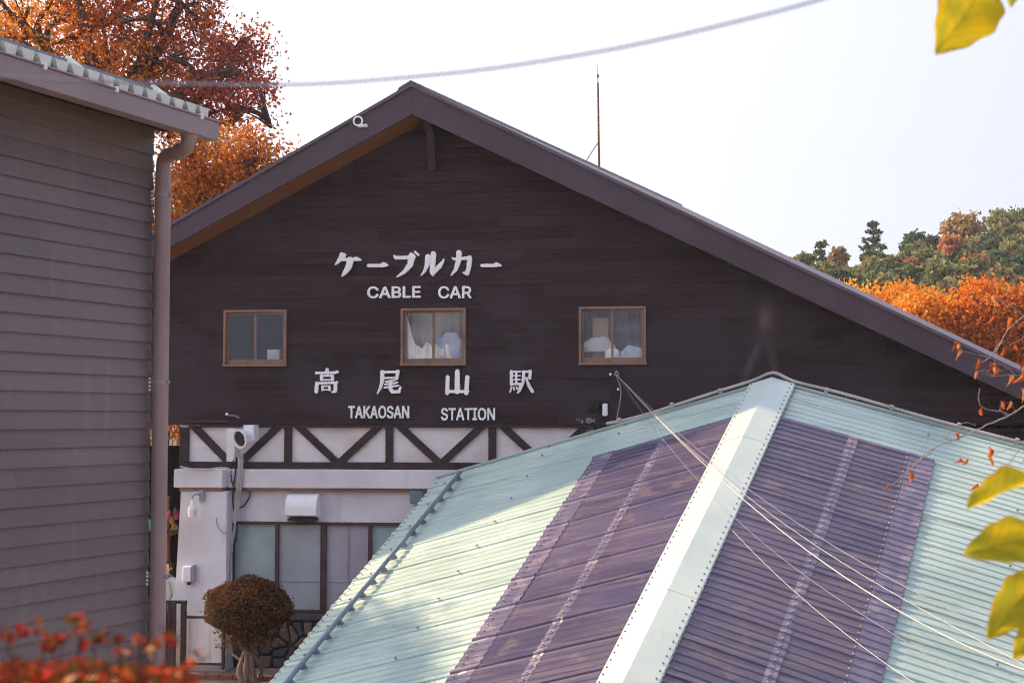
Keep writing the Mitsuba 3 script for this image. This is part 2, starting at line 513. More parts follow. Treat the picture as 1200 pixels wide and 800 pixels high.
# the boarded gable wall
zg0 = zw(497.5)
wl, wr = -6.4, 11.6
gable = Polygon([(wl, zg0), (wr, zg0), (wr, botz(wr - 0.184, 0.04)), (au + 0.184, bot[1] + 0.04), (wl, botz(wl - 0.184, 0.04))]).buffer(0)
WZ0, WZ1 = zw(428.5, 508), zw(361.2, 508)
WW = 1.085
win_u = [(uw(262, 395) + uw(337.5, 395)) / 2, (uw(470.5, 395) + uw(546, 395)) / 2, (uw(678.8, 395) + uw(757, 395)) / 2]
holes = unary_union([sbox(c - WW / 2 + 0.02, WZ0 + 0.02, c + WW / 2 - 0.02, WZ1 - 0.02) for c in win_u])
obj('gable_wall', SF(prism(gable.difference(holes), 0.0, 0.14)), 'mat_black_interior', st)
pr = random.Random(4)
row_h = 0.19
nrow = int(math.ceil((bot[1] - zg0) / row_h)) + 1
for r in range(nrow):
    z0, z1 = zg0 + r * row_h + 0.0018, zg0 + (r + 1) * row_h - 0.0018
    u0 = wl - pr.random() * 2
    while u0 < wr:
        u1 = u0 + 2.6 + pr.random() * 2.6
        g = sbox(u0 + 0.0015, z0, u1 - 0.0015, z1).intersection(gable).difference(holes)
        for piece in getattr(g, 'geoms', [g]):
            if piece.geom_type == 'Polygon' and piece.area > 0.006:
                jut = pr.random() * 0.006
                # each board: two shallow faces with a milled groove between them
                b_, t_ = z0, z1
                lower = piece.intersection(sbox(u0 - 9, z0, u1 + 9, z0 + row_h * 0.5 - 0.003))
                upper = piece.intersection(sbox(u0 - 9, z0 + row_h * 0.5 - 0.001, u1 + 9, z1))
                ms = [prism(lower, -0.026 - jut, -0.001), prism(upper, -0.024 - jut, -0.001)]
                ms = [m for m in ms if m is not None]
                if ms:
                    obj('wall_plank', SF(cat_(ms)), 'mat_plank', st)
        u0 = u1
obj('sill_beam', SF.box(uw(222), 8.2, -0.05, -0.001, zg0 - 0.045, zg0 - 0.004, c=0.004), 'mat_timber', st)

# upper windows
win_labels = ['brown framed sliding window with dark panes, left of the lettering', 'brown framed sliding window with pale panes, between the lettering rows', 'brown framed sliding window with white bundles inside, right of the lettering']
for c, lab in zip(win_u, win_labels):
    w = obj('window', SF(cat_([cbox(c - WW / 2, c + WW / 2, -0.062, 0.12, WZ1 - 0.042, WZ1, c=0.004), cbox(c - WW / 2 - 0.01, c + WW / 2 + 0.01, -0.075, 0.12, WZ0, WZ0 + 0.042, c=0.004),
                               cbox(c - WW / 2, c - WW / 2 + 0.04, -0.06, 0.118, WZ0 + 0.04, WZ1 - 0.04, c=0.004), cbox(c + WW / 2 - 0.04, c + WW / 2, -0.06, 0.118, WZ0 + 0.04, WZ1 - 0.04, c=0.004)])), 'mat_bronze', st, label=lab)
    a, b = c - WW / 2 + 0.043, c + WW / 2 - 0.043
    for i, (s0, s1, d) in enumerate(((a, c + 0.012, 0.02), (c - 0.022, b, -0.018))):
        zz0, zz1 = WZ0 + 0.045, WZ1 - 0.045
        obj('sash', SF(cat_([cbox(s0, s1, d, d + 0.03, zz0, zz0 + 0.075, c=0.003), cbox(s0, s1, d, d + 0.03, zz1 - 0.03, zz1, c=0.003),
                             cbox(s0, s0 + 0.032, d + 0.001, d + 0.029, zz0 + 0.07, zz1 - 0.026, c=0.003), cbox(s1 - 0.032, s1, d + 0.001, d + 0.029, zz0 + 0.07, zz1 - 0.026, c=0.003)])), 'mat_bronze', w)
        g = trimesh.Trimesh([(s0 + 0.03, d + 0.015, zz0 + 0.07), (s1 - 0.03, d + 0.015, zz0 + 0.07), (s1 - 0.03, d + 0.015, zz1 - 0.028), (s0 + 0.03, d + 0.015, zz1 - 0.028)], [(0, 1, 2), (0, 2, 3)], process=False)
        obj('pane', SF(g), 'mat_glass', w)

# half-timbered band
zb0, zb1 = zw(549.5), zg0
ulx, urx = uw(211, 520), 3.2
obj('plaster_infill', SF.box(ulx + 0.02, urx + 4.5, 0.02, 0.2, zb0 - 0.02, zb1 - 0.005), 'mat_infill', st)
obj('timber_beam', SF.box(ulx, urx + 4.5, -0.035, 0.03, zb0, zb0 + 0.115, c=0.005), 'mat_timber', st)
obj('timber_post', SF.box(ulx, uw(222), -0.04, 0.04, zb0 + 0.117, zb1 - 0.047, c=0.005), 'mat_timber', st)
per = (uw(577) - uw(338)) / 2
p0 = uw(338)
for k in range(-0, 5):
    uc = p0 + per * k
    obj('timber_post', SF.box(uc - 0.063, uc + 0.063, -0.03, 0.03, zb0 + 0.116, zb1 - 0.047, c=0.004), 'mat_timber', st)
for k in range(-1, 5):
    uc = p0 + per * k
    for s in (-1, 1):
        ut, ubm = (uc + 0.20, uc + per / 2 - 0.03) if s > 0 else (uc + per - 0.20, uc + per / 2 + 0.03)
        if k == -1 and s > 0:
            ut, ubm = uw(229, 497), uw(268, 545)
        if k == -1 and s < 0:
            ut, ubm = uw(325, 497), uw(283, 545)
        hw = 0.088
        poly = Polygon([(ut - hw, zb1 - 0.047), (ut + hw, zb1 - 0.047), (ubm + hw, zb0 + 0.116), (ubm - hw, zb0 + 0.116)])
        obj('timber_brace', SF(prism(poly, -0.028 + 0.002 * s, 0.03)), 'mat_timber', st)

# white ledge, wall, pillar
zl0 = zw(571.5)
uPr = uw(270, 570)
obj('ledge', SF.box(uPr + 0.002, uw(510, 560) + 0.6, -0.16, 0.2, zl0, zb0 - 0.004, c=0.01), 'mat_plaster', st)
obj('ledge_trim', SF.box(uPr + 0.002, uw(510, 560) + 0.6, -0.10, 0.18, zl0 - 0.055, zl0 - 0.003, c=0.006), 'mat_bronze', st)
obj('pillar_ledge', SF.box(uw(203.5, 560, 0.42), uPr, -0.42, 0.3, zl0 + 0.01, zb0 + 0.004, c=0.012), 'mat_plaster', st)
obj('pillar_trim', SF.box(uw(210, 570, 0.36), uPr - 0.03, -0.36, 0.28, zl0 - 0.05, zl0 + 0.008, c=0.006), 'mat_bronze', st)
zp0 = 0.0
pl = []
for z, uleft, dfront, uright in ((zp0, uw(201, 790, 0.36), -0.40, uw(265, 700, 0.34) + 0.02), (zl0 - 0.052, uw(212, 574, 0.34), -0.335, uw(265, 600, 0.34))):
    pl += [(uleft, dfront, z), (uright, dfront, z), (uright, 0.3, z), (uleft, 0.3, z)]
obj('pillar', SF(trimesh.convex.convex_hull(np.array(pl))), 'mat_plaster', st, label='white battered corner pillar')
obj('pilaster', SF.box(uw(266, 520, 0.1), uw(275.5, 520, 0.1), -0.12, 0.02, zb0 + 0.12, zb1 - 0.06, c=0.004), 'mat_white', st)
# wall round the lower windows
lw0, lw1 = zw(718.5), zw(611.5)
uA, uB = uw(271.5, 660), 1.35
obj('lower_wall', SF(prism(unary_union([sbox(uPr - 0.4, 0, urx + 4, zl0 - 0.003)]).difference(sbox(uA, lw0, uB, lw1)).difference(sbox(uPr - 0.41, -0.01, urx + 4.1, lw0 + 0.001)), 0.0, 0.16)), 'mat_plaster', st)
win = obj('window', SF(cat_([cbox(uA, uB, -0.03, 0.1, lw1 - 0.05, lw1, c=0.004), cbox(uA, uB, -0.045, 0.1, lw0, lw0 + 0.055, c=0.004), cbox(uA, uA + 0.05, -0.028, 0.1, lw0 + 0.053, lw1 - 0.048, c=0.004)] +
                          [cbox(uw(a, 660), uw(b, 660), -0.026, 0.1, lw0 + 0.053, lw1 - 0.048, c=0.004) for a, b in ((322.5, 326.5), (375.5, 382.5), (431.5, 435.5), (487, 493))])), 'mat_brown_frame', st, label='wide row of frosted windows in brown frames behind the clipped shrub')
zz0, zz1 = lw0 + 0.05, lw1 - 0.045
for a, b, m in ((273, 324, 'pane_green'), (325, 378, 'pane_grey'), (381, 433, 'pane_lilac'), (434, 489, 'pane_green'), (492, 520, 'pane_grey')):
    obj('pane', SF.box(uw(a, 660) + 0.01, uw(b, 660) - 0.01, 0.03, 0.036, zz0, zz1), 'mat_' + m, win)
zr = zw(682)
for a, b in ((326.5, 375.5), (382.5, 431.5)):
    obj('glazing_rail', SF.box(uw(a, 660), uw(b, 660), 0.018, 0.029, zr - 0.007, zr + 0.007), 'mat_grey_metal', win)
obj('glazing_rail', SF.box(uw(406.5, 660), uw(408.5, 660), 0.016, 0.028, zz0, zz1), 'mat_grey_metal', win)
# side and back walls that close the building in
back = Polygon([(-3.9, 0), (wr, 0), (wr, topz(wr, -0.4)), (au, apex[1] - 0.4), (-3.9, topz(-3.9, -0.4))])
obj('back_wall', SF(prism(back, 12.6, 12.8, SKEW, -0.62)), 'mat_black_interior', st)
obj('side_wall', SF(prism(Polygon([(-4.0, 0), (-3.85, 0), (-3.85, topz(-3.9, -0.4)), (-4.0, topz(-4.0, -0.4))]), 0.15, 12.8, SKEW, -0.62)), 'mat_black_interior', st)
obj('side_wall', SF(prism(Polygon([(wr - 0.15, -1), (wr, -1), (wr, topz(wr, -0.3)), (wr - 0.15, topz(wr, -0.3))]), 0.15, 12.8, SKEW, -0.62)), 'mat_black_interior', st)
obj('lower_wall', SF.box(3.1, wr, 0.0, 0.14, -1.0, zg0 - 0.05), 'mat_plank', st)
obj('upper_floor', SF.box(-3.7, wr - 0.2, 0.2, 12, zg0 - 0.25, zg0 - 0.12), 'mat_black_interior', st)
# stone plinth below the lower windows
rs = np.random.default_rng(8)
pu0, pu1, pz1 = uw(263, 750), 1.6, lw0 - 0.012
obj('stone_plinth', SF.box(pu0, pu1, 0.03, 0.3, -0.2, pz1), 'mat_mortar', st, label='rubble stone plinth under the windows')
plinth = [k for k in scene if k.endswith('stone_plinth')][0]
obj('plinth_cap', SF.box(pu0 + 0.02, pu1, -0.06, 0.28, pz1 - 0.1, pz1 + 0.008, c=0.008), 'mat_stone_grey', plinth)
pts = np.stack([rs.uniform(pu0, pu1, 64), rs.uniform(0.0, pz1 - 0.1, 64) ** 1.0], 1)
region = sbox(pu0 + 0.01, 0.0, pu1, pz1 - 0.115)
for it in range(3):
    cells = [c.intersection(region) for c in shapely.voronoi_polygons(MultiPoint(pts), extend_to=region).geoms]
    pts = np.array([[c.centroid.x, c.centroid.y] for c in cells if not c.is_empty])
for i, c in enumerate(cells):
    c = c.buffer(-0.045).buffer(0.028)
    if c.is_empty or c.geom_type != 'Polygon':
        continue
    o = 0.02 + rs.random() * 0.03
    top = np.array(c.buffer(-0.018).simplify(0.01).exterior.coords) if not c.buffer(-0.018).is_empty else None
    if top is None:
        continue
    base = np.array(c.simplify(0.01).exterior.coords)
    pp = np.vstack([np.column_stack([base[:, 0], np.full(len(base), 0.035), base[:, 1]]), np.column_stack([base[:, 0], np.full(len(base), -o * 0.4), base[:, 1]]), np.column_stack([top[:, 0], -o + rs.uniform(-0.006, 0.006, len(top)), top[:, 1]])])
    obj('stone', SF(trimesh.convex.convex_hull(pp)), 'mat_stone_tan' if rs.random() < 0.72 else 'mat_stone_grey', plinth)

# rooms behind the upper windows: things on sills, reflection stand-ins in the middle
def crumple(w, d, h, seed, n=3):
    m = trimesh.creation.icosphere(subdivisions=n)
    v = m.vertices
    k = meshkit.fbm(v * 2.2 + seed, 4, seed) - 0.5
    r = 1 + 0.7 * k
    v = v * r[:, None]
    v[:, 2] = np.maximum(v[:, 2], -0.55)
    m.vertices = v * [w / 2, d / 2, h / 1.55]
    m.vertices[:, 2] -= m.vertices[:, 2].min()
    return m


def wall_cloth(u0, u1, z0, z1, d, seed, fall=None):
    uu, zz = np.meshgrid(np.linspace(0, 1, 40), np.linspace(0, 1, 24), indexing='ij')
    U = u0 + (u1 - u0) * uu
    Zv = z0 + (z1 - z0) * zz
    if fall is not None:
        Zv = z0 + (np.array([fall(a) for a in uu[:, 0]])[:, None] - z0) * zz
    D = d + 0.02 * np.sin(uu * 38 + 3 * meshkit.noise(np.stack([uu * 3, zz, uu * 0], -1), seed)) + 0.03 * meshkit.noise(np.stack([uu * 4, zz * 4, uu * 0], -1), seed)
    i = np.arange(uu.size).reshape(uu.shape)
    f = np.stack([i[:-1, :-1], i[1:, :-1], i[1:, 1:], i[:-1, 1:]], -1).reshape(-1, 4)
    return (SF.M[:3, :3] @ np.stack([U, D, Zv], -1).reshape(-1, 3).T).T + F0, f


mat('cloth_pale', plastic((0.93, 0.91, 0.84), 0.9, 0.1))
mat('cloth_grey', procp(lambda p, n, uv: mix((0.42, 0.43, 0.44), (0.70, 0.69, 0.66), fbm(p.x * 3, p.y * 3, p.z * 4, 4)), 0.9, 0.1))
mat('cloth_blue', procp(lambda p, n, uv: mix((0.38, 0.46, 0.56), (0.66, 0.70, 0.76), fbm(p.x * 9, p.y * 9, p.z * 9, 3)), 0.8, 0.2))
mat('cloth_murk', procp(lambda p, n, uv: mix((0.14, 0.13, 0.13), (0.34, 0.31, 0.29), fbm(p.x * 4, p.y * 4, p.z * 7, 4)), 0.9, 0.1))
mat('card', plastic((0.42, 0.32, 0.22), 0.9, 0.1))
cu = win_u[1]  # added cloths and bag, their tones standing in for the reflected sky and trees
obj('curtain', wall_cloth(cu - 0.49, cu + 0.49, WZ0 + 0.06, WZ1 - 0.02, 0.24, 3), 'mat_cloth_grey', smooth=True, label='grey curtain added behind the middle upper window in place of its reflection', cat='curtain')
obj('reflection_cloth', wall_cloth(cu - 0.49, cu + 0.30, WZ0 + 0.05, WZ0 + 0.4, 0.085, 9, lambda t: WZ0 + 0.34 + 0.52 * max(0, 0.22 - t) / 0.22 + 0.03 * math.sin(t * 31) + 0.03 * math.sin(t * 13 + 1)), 'mat_cloth_pale', smooth=True, label='cream sheet added at the foot of the middle upper window in place of reflected sky', cat='reflection_cloth')
b = crumple(0.40, 0.07, 0.46, 23, 4)
b.apply_translation((cu + 0.26, 0.135, WZ0 + 0.10))
obj('bag', SF(b), 'mat_cloth_blue', smooth=True, label='pale blue bag shape added in the right of the middle upper window in place of its reflection', cat='bag')
cu = win_u[2]
b = crumple(0.24, 0.10, 0.22, 31, 4)
b.apply_translation((cu - 0.02, 0.14, WZ0 + 0.08))
obj('bag', SF(b), 'mat_cloth_pale', smooth=True, label='white bundle behind the middle of the right upper window', cat='bag')
b = crumple(0.46, 0.12, 0.24, 37, 4)
b.apply_translation((cu + 0.34, 0.16, WZ0 + 0.06))
obj('bag', SF(b), 'mat_cloth_blue', smooth=True, label='bluish bundle in the right corner of the right upper window', cat='bag')
obj('box', SF.box(cu - 0.34, cu - 0.08, 0.22, 0.36, WZ0 + 0.1, WZ0 + 0.78, c=0.01), 'mat_card', label='tall brown carton behind the left pane of the right upper window', cat='box')
b = crumple(0.5, 0.12, 0.24, 41)
b.apply_translation((cu - 0.24, 0.15, WZ0 + 0.22))
obj('bag', SF(b), 'mat_cloth_grey', smooth=True, label='grey bundle before the brown carton in the right upper window', cat='bag')
obj('curtain', wall_cloth(cu - 0.49, cu + 0.49, WZ0 + 0.06, WZ1 - 0.02, 0.42, 13), 'mat_cloth_murk', smooth=True, label='grey curtain drawn behind the right upper window', cat='curtain')
cu = win_u[0]
obj('carton', SF.box(cu + 0.15, cu + 0.36, 0.16, 0.24, WZ0 + 0.09, WZ0 + 0.29, c=0.008), 'mat_cloth_grey', label='small grey box standing in the left upper window', cat='box')

# ------------------------------------------------------------------ lettering on the gable
def strokes_to_poly(strokes):
    ps = []
    for pts_w in strokes:
        for (x0, y0, w0), (x1, y1, w1) in zip(pts_w[:-1], pts_w[1:]):
            h = unary_union([Point(x, y).buffer(max(w * 1.12, 3) / 2, quad_segs=3) for x, y, w in ((x0, y0, w0), (x1, y1, w1))]).convex_hull
            ps.append(h)
    return unary_union(ps).simplify(0.8)


K8 = dict(ox=350, oy=425, s=8.0)
KATA1 = dict(ox=380, oy=285, s=10.664)
KATA2 = dict(ox=485, oy=285, s=10.0)
KE = [[(215, 132, 30), (205, 190, 44), (180, 225, 36), (136, 270, 8)], [(215, 130, 26), (262, 142, 26)], [(262, 142, 24), (225, 190, 40)], [(200, 205, 34), (350, 203, 34), (410, 195, 44), (460, 210, 14)], [(325, 215, 78), (310, 290, 66), (265, 360, 48), (222, 412, 12)]]
BAR = [[(555, 280, 36), (720, 280, 38), (745, 268, 56), (792, 275, 20)]]
BU = [[(880, 160, 26), (895, 182, 36), (1060, 178, 40)], [(1095, 165, 76), (1075, 270, 62), (1000, 360, 40), (908, 422, 10)], [(1085, 125, 18), (1130, 170, 26)], [(1135, 108, 22), (1175, 145, 26)]]
RU = [[(165, 160, 56), (160, 240, 50), (125, 330, 26), (85, 378, 8)], [(230, 125, 54), (222, 240, 52), (215, 340, 46), (222, 372, 24)], [(225, 350, 42), (300, 270, 46), (340, 215, 24), (352, 180, 6)]]
KA = [[(450, 172, 14), (470, 185, 28), (620, 175, 34), (655, 165, 40)], [(530, 112, 56), (525, 200, 54), (490, 310, 38), (435, 378, 8)], [(655, 180, 50), (645, 280, 46), (625, 355, 44), (580, 345, 16)]]
BAR2 = [[(800, 262, 34), (950, 262, 34), (970, 250, 48), (1022, 262, 16)]]
TAKA = [[(268, 62, 24), (268, 92, 30)], [(165, 95, 20), (340, 92, 22), (362, 85, 26)], [(215, 120, 22), (215, 160, 22)], [(318, 120, 22), (318, 160, 22)], [(210, 122, 15), (322, 120, 15)], [(210, 160, 13), (322, 160, 13)],
        [(174, 190, 28), (166, 272, 28)], [(170, 192, 20), (345, 186, 20), (360, 182, 20)], [(346, 190, 28), (344, 265, 28), (315, 274, 14)], [(224, 220, 18), (224, 254, 18)], [(290, 220, 18), (290, 254, 18)], [(222, 218, 12), (292, 218, 12)], [(222, 252, 12), (292, 252, 12)]]
O_ = [[(775, 88, 22), (935, 84, 22)], [(930, 80, 28), (922, 145, 24)], [(785, 142, 16), (925, 140, 16)], [(785, 84, 30), (783, 180, 30), (765, 240, 22), (738, 288, 8)], [(915, 160, 10), (820, 176, 16)], [(812, 202, 15), (925, 184, 15)], [(805, 232, 15), (935, 212, 15)], [(862, 172, 26), (862, 245, 28), (880, 272, 28), (940, 272, 26), (955, 228, 14)]]
YAMA = [[(288, 80, 36), (288, 268, 44)], [(198, 132, 30), (194, 285, 30)], [(190, 268, 26), (385, 268, 26)], [(382, 134, 34), (372, 284, 34)]]
EKI = [[(795, 80, 24), (795, 205, 24)], [(790, 84, 15), (880, 82, 15)], [(795, 122, 12), (875, 120, 12)], [(795, 158, 12), (875, 156, 12)], [(840, 84, 17), (840, 195, 17)], [(790, 198, 18), (885, 196, 18)], [(880, 198, 20), (872, 262, 20), (852, 282, 10)], [(795, 232, 14), (782, 275, 10)], [(815, 226, 11), (822, 256, 11)], [(842, 224, 11), (850, 248, 11)],
       [(905, 86, 18), (975, 80, 18)], [(910, 82, 24), (905, 180, 24), (880, 245, 18), (848, 284, 8)], [(905, 142, 15), (972, 142, 15)], [(972, 78, 26), (968, 146, 22)], [(935, 150, 16), (960, 215, 26), (992, 268, 26)]]


def glyph(sign, strokes, ox, oy, s, z_fix=0.0):
    poly = strokes_to_poly(strokes)
    poly = shapely.transform(poly, lambda a: np.array([W(ox + x / s, oy + y / s, 0.06) for x, y in a]))
    m = prism(poly.buffer(0), -0.085, -0.035)
    obj('letter', SF(m), 'mat_letter', sign)


s1 = thing('sign_lettering', 'large white Japanese lettering in the gable, above the words CABLE CAR', 'sign')
glyph(s1, KE, **KATA1)
glyph(s1, BAR, **KATA1)
glyph(s1, BU, **KATA1)
glyph(s1, RU, **KATA2)
glyph(s1, KA, **KATA2)
glyph(s1, BAR2, **KATA2)
s2 = thing('sign_lettering', 'large white Japanese lettering of four characters, below the upper windows', 'sign')
glyph(s2, TAKA, **K8)
glyph(s2, O_, **K8)
glyph(s2, YAMA, ox=500, oy=425, s=8.0)
glyph(s2, EKI, ox=500, oy=425, s=8.0)


def latin(sign, words):
    for text, xa, xb, ya, yb in words:
        m = meshkit.text_mesh(text, 1.0, 0.04, bold=True)
        lo, hi = m.bounds
        A, B = W(xa, yb, 0.06), W(xb, ya, 0.06)
        v = m.vertices
        m.vertices = np.stack([A[0] + (v[:, 0] - lo[0]) / (hi[0] - lo[0]) * (B[0] - A[0]), -0.035 - v[:, 2], A[1] + (v[:, 1] - lo[1]) / (hi[1] - lo[1]) * (B[1] - A[1])], 1)
        m.merge_vertices()
        for part in sorted(m.split(only_watertight=False), key=lambda g: g.bounds[0][0]):
            if len(part.faces) > 6:
                obj('letter', SF(part), 'mat_letter', sign)


s3 = thing('sign_lettering', 'white capitals reading CABLE CAR above the middle upper window', 'sign')
latin(s3, [('CABLE', 430.5, 493, 335, 349.5), ('CAR', 513.5, 552.5, 335, 349.8)])
s4 = thing('sign_lettering', 'white capitals reading TAKAOSAN STATION along the foot of the boarded gable', 'sign')
latin(s4, [('TAKAOSAN', 408, 479.5, 475.2, 490), ('STATION', 516.8, 580, 477.6, 492.3)])

# ------------------------------------------------------------------ fittings on the station wall
def wallp(px, py, off):
    u, z = W(px, py, off)
    return u, z


# vent hood
u0, z1 = W(335.5, 578, 0.2)
u1, z0 = W(371.5, 610, 0.2)
vh = thing('vent_hood', 'white curved vent hood above the lower windows', 'vent')
prof = [(0.0, z1)] + [(-0.27 * math.sin(a), z1 - 0.25 * (1 - math.cos(a))) for a in np.linspace(0.25, math.pi / 2, 8)] + [(-0.27, z0 + 0.09), (0.0, z0 + 0.02)]
hood = prism(Polygon([(-d, z) for d, z in prof]), 0, u1 - u0)     # in (depth, z), run along the wall
hv = hood.vertices
obj('hood', SF(trimesh.Trimesh(np.stack([u0 + hv[:, 1], -hv[:, 0] - 0.001, hv[:, 2]], 1), hood.faces[:, ::-1], process=False)), 'mat_white', vh, smooth=25)
obj('grille', SF.box(u0 + 0.03, u1 - 0.03, -0.235, -0.01, z0 - 0.005, z0 + 0.035), 'mat_dark', vh)

# loudspeaker / lamp housing
lsx, lsz = W(287, 512, 0.25)
sp = thing('floodlight', 'white round floodlight with dark face hung on the half-timbering', 'light')
axis = np.array([-0.45, -0.80, -0.22])
axis /= np.linalg.norm(axis)


def aligned(mesh, d, loc):
    T = trimesh.geometry.align_vectors([0, 0, 1], d)
    mesh = mesh.copy()
    mesh.apply_transform(T)
    mesh.apply_translation(loc)
    return mesh


loc = np.array([lsx, -0.26, lsz])
body = trimesh.creation.revolve(np.array([(0, -0.2), (0.09, -0.2), (0.13, -0.15), (0.145, 0.06), (0.165, 0.10), (0.165, 0.13), (0.135, 0.13), (0.125, 0.09), (0, 0.09)]), sections=28)
obj('housing', SF(aligned(body, axis, loc)), 'mat_white', sp, smooth=35)
obj('lens', SF(aligned(trimesh.creation.cylinder(0.124, 0.012, sections=28), axis, loc + axis * 0.098)), 'mat_dark', sp, smooth=35)
obj('bracket', SF(cat_([cbox(lsx - 0.03, lsx + 0.15, -0.25, -0.03, lsz + 0.13, lsz + 0.20, c=0.006), cbox(lsx + 0.13, lsx + 0.17, -0.3, -0.03, lsz - 0.06, lsz + 0.2, c=0.006)])), 'mat_white', sp)

# wall lamp on the pillar
lx, lz = W(226.5, 594, 0.52)
wlp = thing('wall_lamp', 'white bell-shaped lamp on a bracket on the white pillar', 'lamp')
shade = trimesh.creation.revolve(np.array([(0, 0.13), (0.03, 0.13), (0.035, 0.05), (0.07, 0.0), (0.08, -0.06), (0.065, -0.12), (0.07, -0.15), (0.055, -0.16), (0, -0.16)]), sections=20)
shade.apply_translation((lx, -0.55, lz))
obj('shade', SF(shade), 'mat_white', wlp, smooth=40)
bx_, bz_ = W(236.5, 580, 0.36)
obj('bracket', SF(cat_([cbox(bx_ - 0.035, bx_ + 0.045, -0.40, -0.33, bz_ - 0.1, bz_ + 0.09, c=0.006), tube([(bx_, -0.39, bz_), (bx_ - 0.05, -0.48, bz_ + 0.03), (lx, -0.55, lz + 0.18), (lx, -0.55, lz + 0.12)], 0.014)])), 'mat_grey_metal', wlp)
# meter box
mx, mz = W(222.5, 672, 0.4)
mb = thing('junction_box', 'small white box with grey cover on the white pillar', 'box')
obj('case', SF.box(mx - 0.09, mx + 0.05, -0.50, -0.33, mz - 0.12, mz + 0.13, c=0.012), 'mat_white', mb)
obj('cover', SF.box(mx + 0.052, mx + 0.10, -0.48, -0.335, mz - 0.13, mz + 0.15, c=0.008), 'mat_grey_metal', mb)
obj('gland', SF(aligned(trimesh.creation.cylinder(0.03, 0.05, sections=12), Z, np.array([mx - 0.01, -0.42, mz - 0.148]))), 'mat_dark', mb, smooth=30)
# conduits
cn = thing('conduit', 'bundle of pale conduits running down the wall beside the white pillar', 'pipe')
for base, path, r, m in (('pipe', [(281, 535), (280, 560), (277, 590), (274.5, 612)], 0.032, 'pipe_grey'), ('pipe', [(284, 531), (283, 560), (279, 595), (276, 612), (272, 640), (268.5, 690), (267, 720)], 0.02, 'pipe_grey'),
                         ('pipe', [(277, 535), (275, 560), (273, 590), (277, 612), (273, 640)], 0.013, 'dark'), ('cable', [(274, 538), (271, 560), (276, 575)], 0.01, 'dark')):
    pp = [np.array([W(x, y, 0.2)[0], -0.2, W(x, y, 0.2)[1]]) for x, y in path]
    obj(base, SF(tube(curve(pp, 20), r, 8)), 'mat_' + m, cn, smooth=40)
lp = [np.array([W(x, y, 0.05)[0], -0.05, W(x, y, 0.05)[1]]) for x, y in ((276, 592), (283, 594), (289, 588), (293, 576), (292, 573), (289, 575))]
obj('cable', SF(tube(curve(lp, 24), 0.012, 6)), 'mat_dark', cn, smooth=40)
lp = [np.array([W(x, y, 0.37)[0], -0.39, W(x, y, 0.37)[1]]) for x, y in ((254, 606), (254.5, 612), (258, 620), (264, 624), (268, 622))]
obj('cable', SF(tube(curve(lp, 24), 0.009, 6)), 'mat_grey_metal', cn, smooth=40)
lp = [np.array([W(x, y, 0.43)[0], -0.44, W(x, y, 0.43)[1]]) for x, y in ((211, 546), (222, 548.5), (245, 549.5), (262, 547.5), (272, 551))]
obj('cable', SF(tube(curve(lp, 24), 0.011, 6)), 'mat_cable_pale', cn, smooth=40)
# corner bracket at the foot of the boards
bx_, bz_ = W(266, 485, 0.08)
br = thing('cable_bracket', 'small pale cable bracket at the foot of the boarded gable, above the floodlight', 'bracket')
obj('insulator', SF(aligned(trimesh.creation.icosphere(2, 0.025), Z, np.array([bx_, -0.09, bz_]))), 'mat_white', br, smooth=True)
obj('arm', SF(tube(curve([(bx_, -0.09, bz_), (bx_ + 0.06, -0.08, bz_ - 0.02), (bx_ + 0.14, -0.06, bz_ - 0.03), (bx_ + 0.2, -0.05, bz_ - 0.07)], 12), 0.011, 6)), 'mat_grey_metal', br, smooth=40)
obj('rail', SF.box(uw(213, 490, 0.06), bx_ + 0.02, -0.075, -0.035, zg0 + 0.045, zg0 + 0.075), 'mat_barge', br)
# blue-grey box at the end of the ledge
gx_, gz_ = W(487, 583, 0.25)
gb = thing('switch_box', 'blue-grey switch box below the ledge beside the canopy edge', 'box')
obj('case', SF.box(gx_ - 0.11, gx_ + 0.11, -0.2, -0.002, gz_ - 0.1, gz_ + 0.1, c=0.01), 'mat_snow_bar', gb)
obj('pipe', SF(tube([(gx_ + 0.01, -0.1, gz_ - 0.1), (gx_ + 0.01, -0.1, gz_ - 0.26)], 0.035, 10)), 'mat_dark', gb, smooth=40)
# dark box, white lamp
ux, uz = W(696, 473.5, 0.1)
obj('meter_box', SF.box(ux - 0.075, ux + 0.075, -0.15, -0.03, uz - 0.09, uz + 0.09, c=0.008), 'mat_dark', label='small dark box on the boarded wall left of the white tube lamp', cat='box')
ux, uz = W(709, 480, 0.1)
tl = thing('wall_lamp', 'upright white lamp with dark back plate on the boards below the right upper window', 'lamp')
obj('back_plate', SF.box(ux - 0.06, ux + 0.06, -0.06, -0.03, uz - 0.14, uz + 0.13, c=0.004), 'mat_dark', tl)
obj('diffuser', SF.box(ux - 0.042, ux + 0.042, -0.13, -0.062, uz - 0.1, uz + 0.1, c=0.012), 'mat_letter', tl)
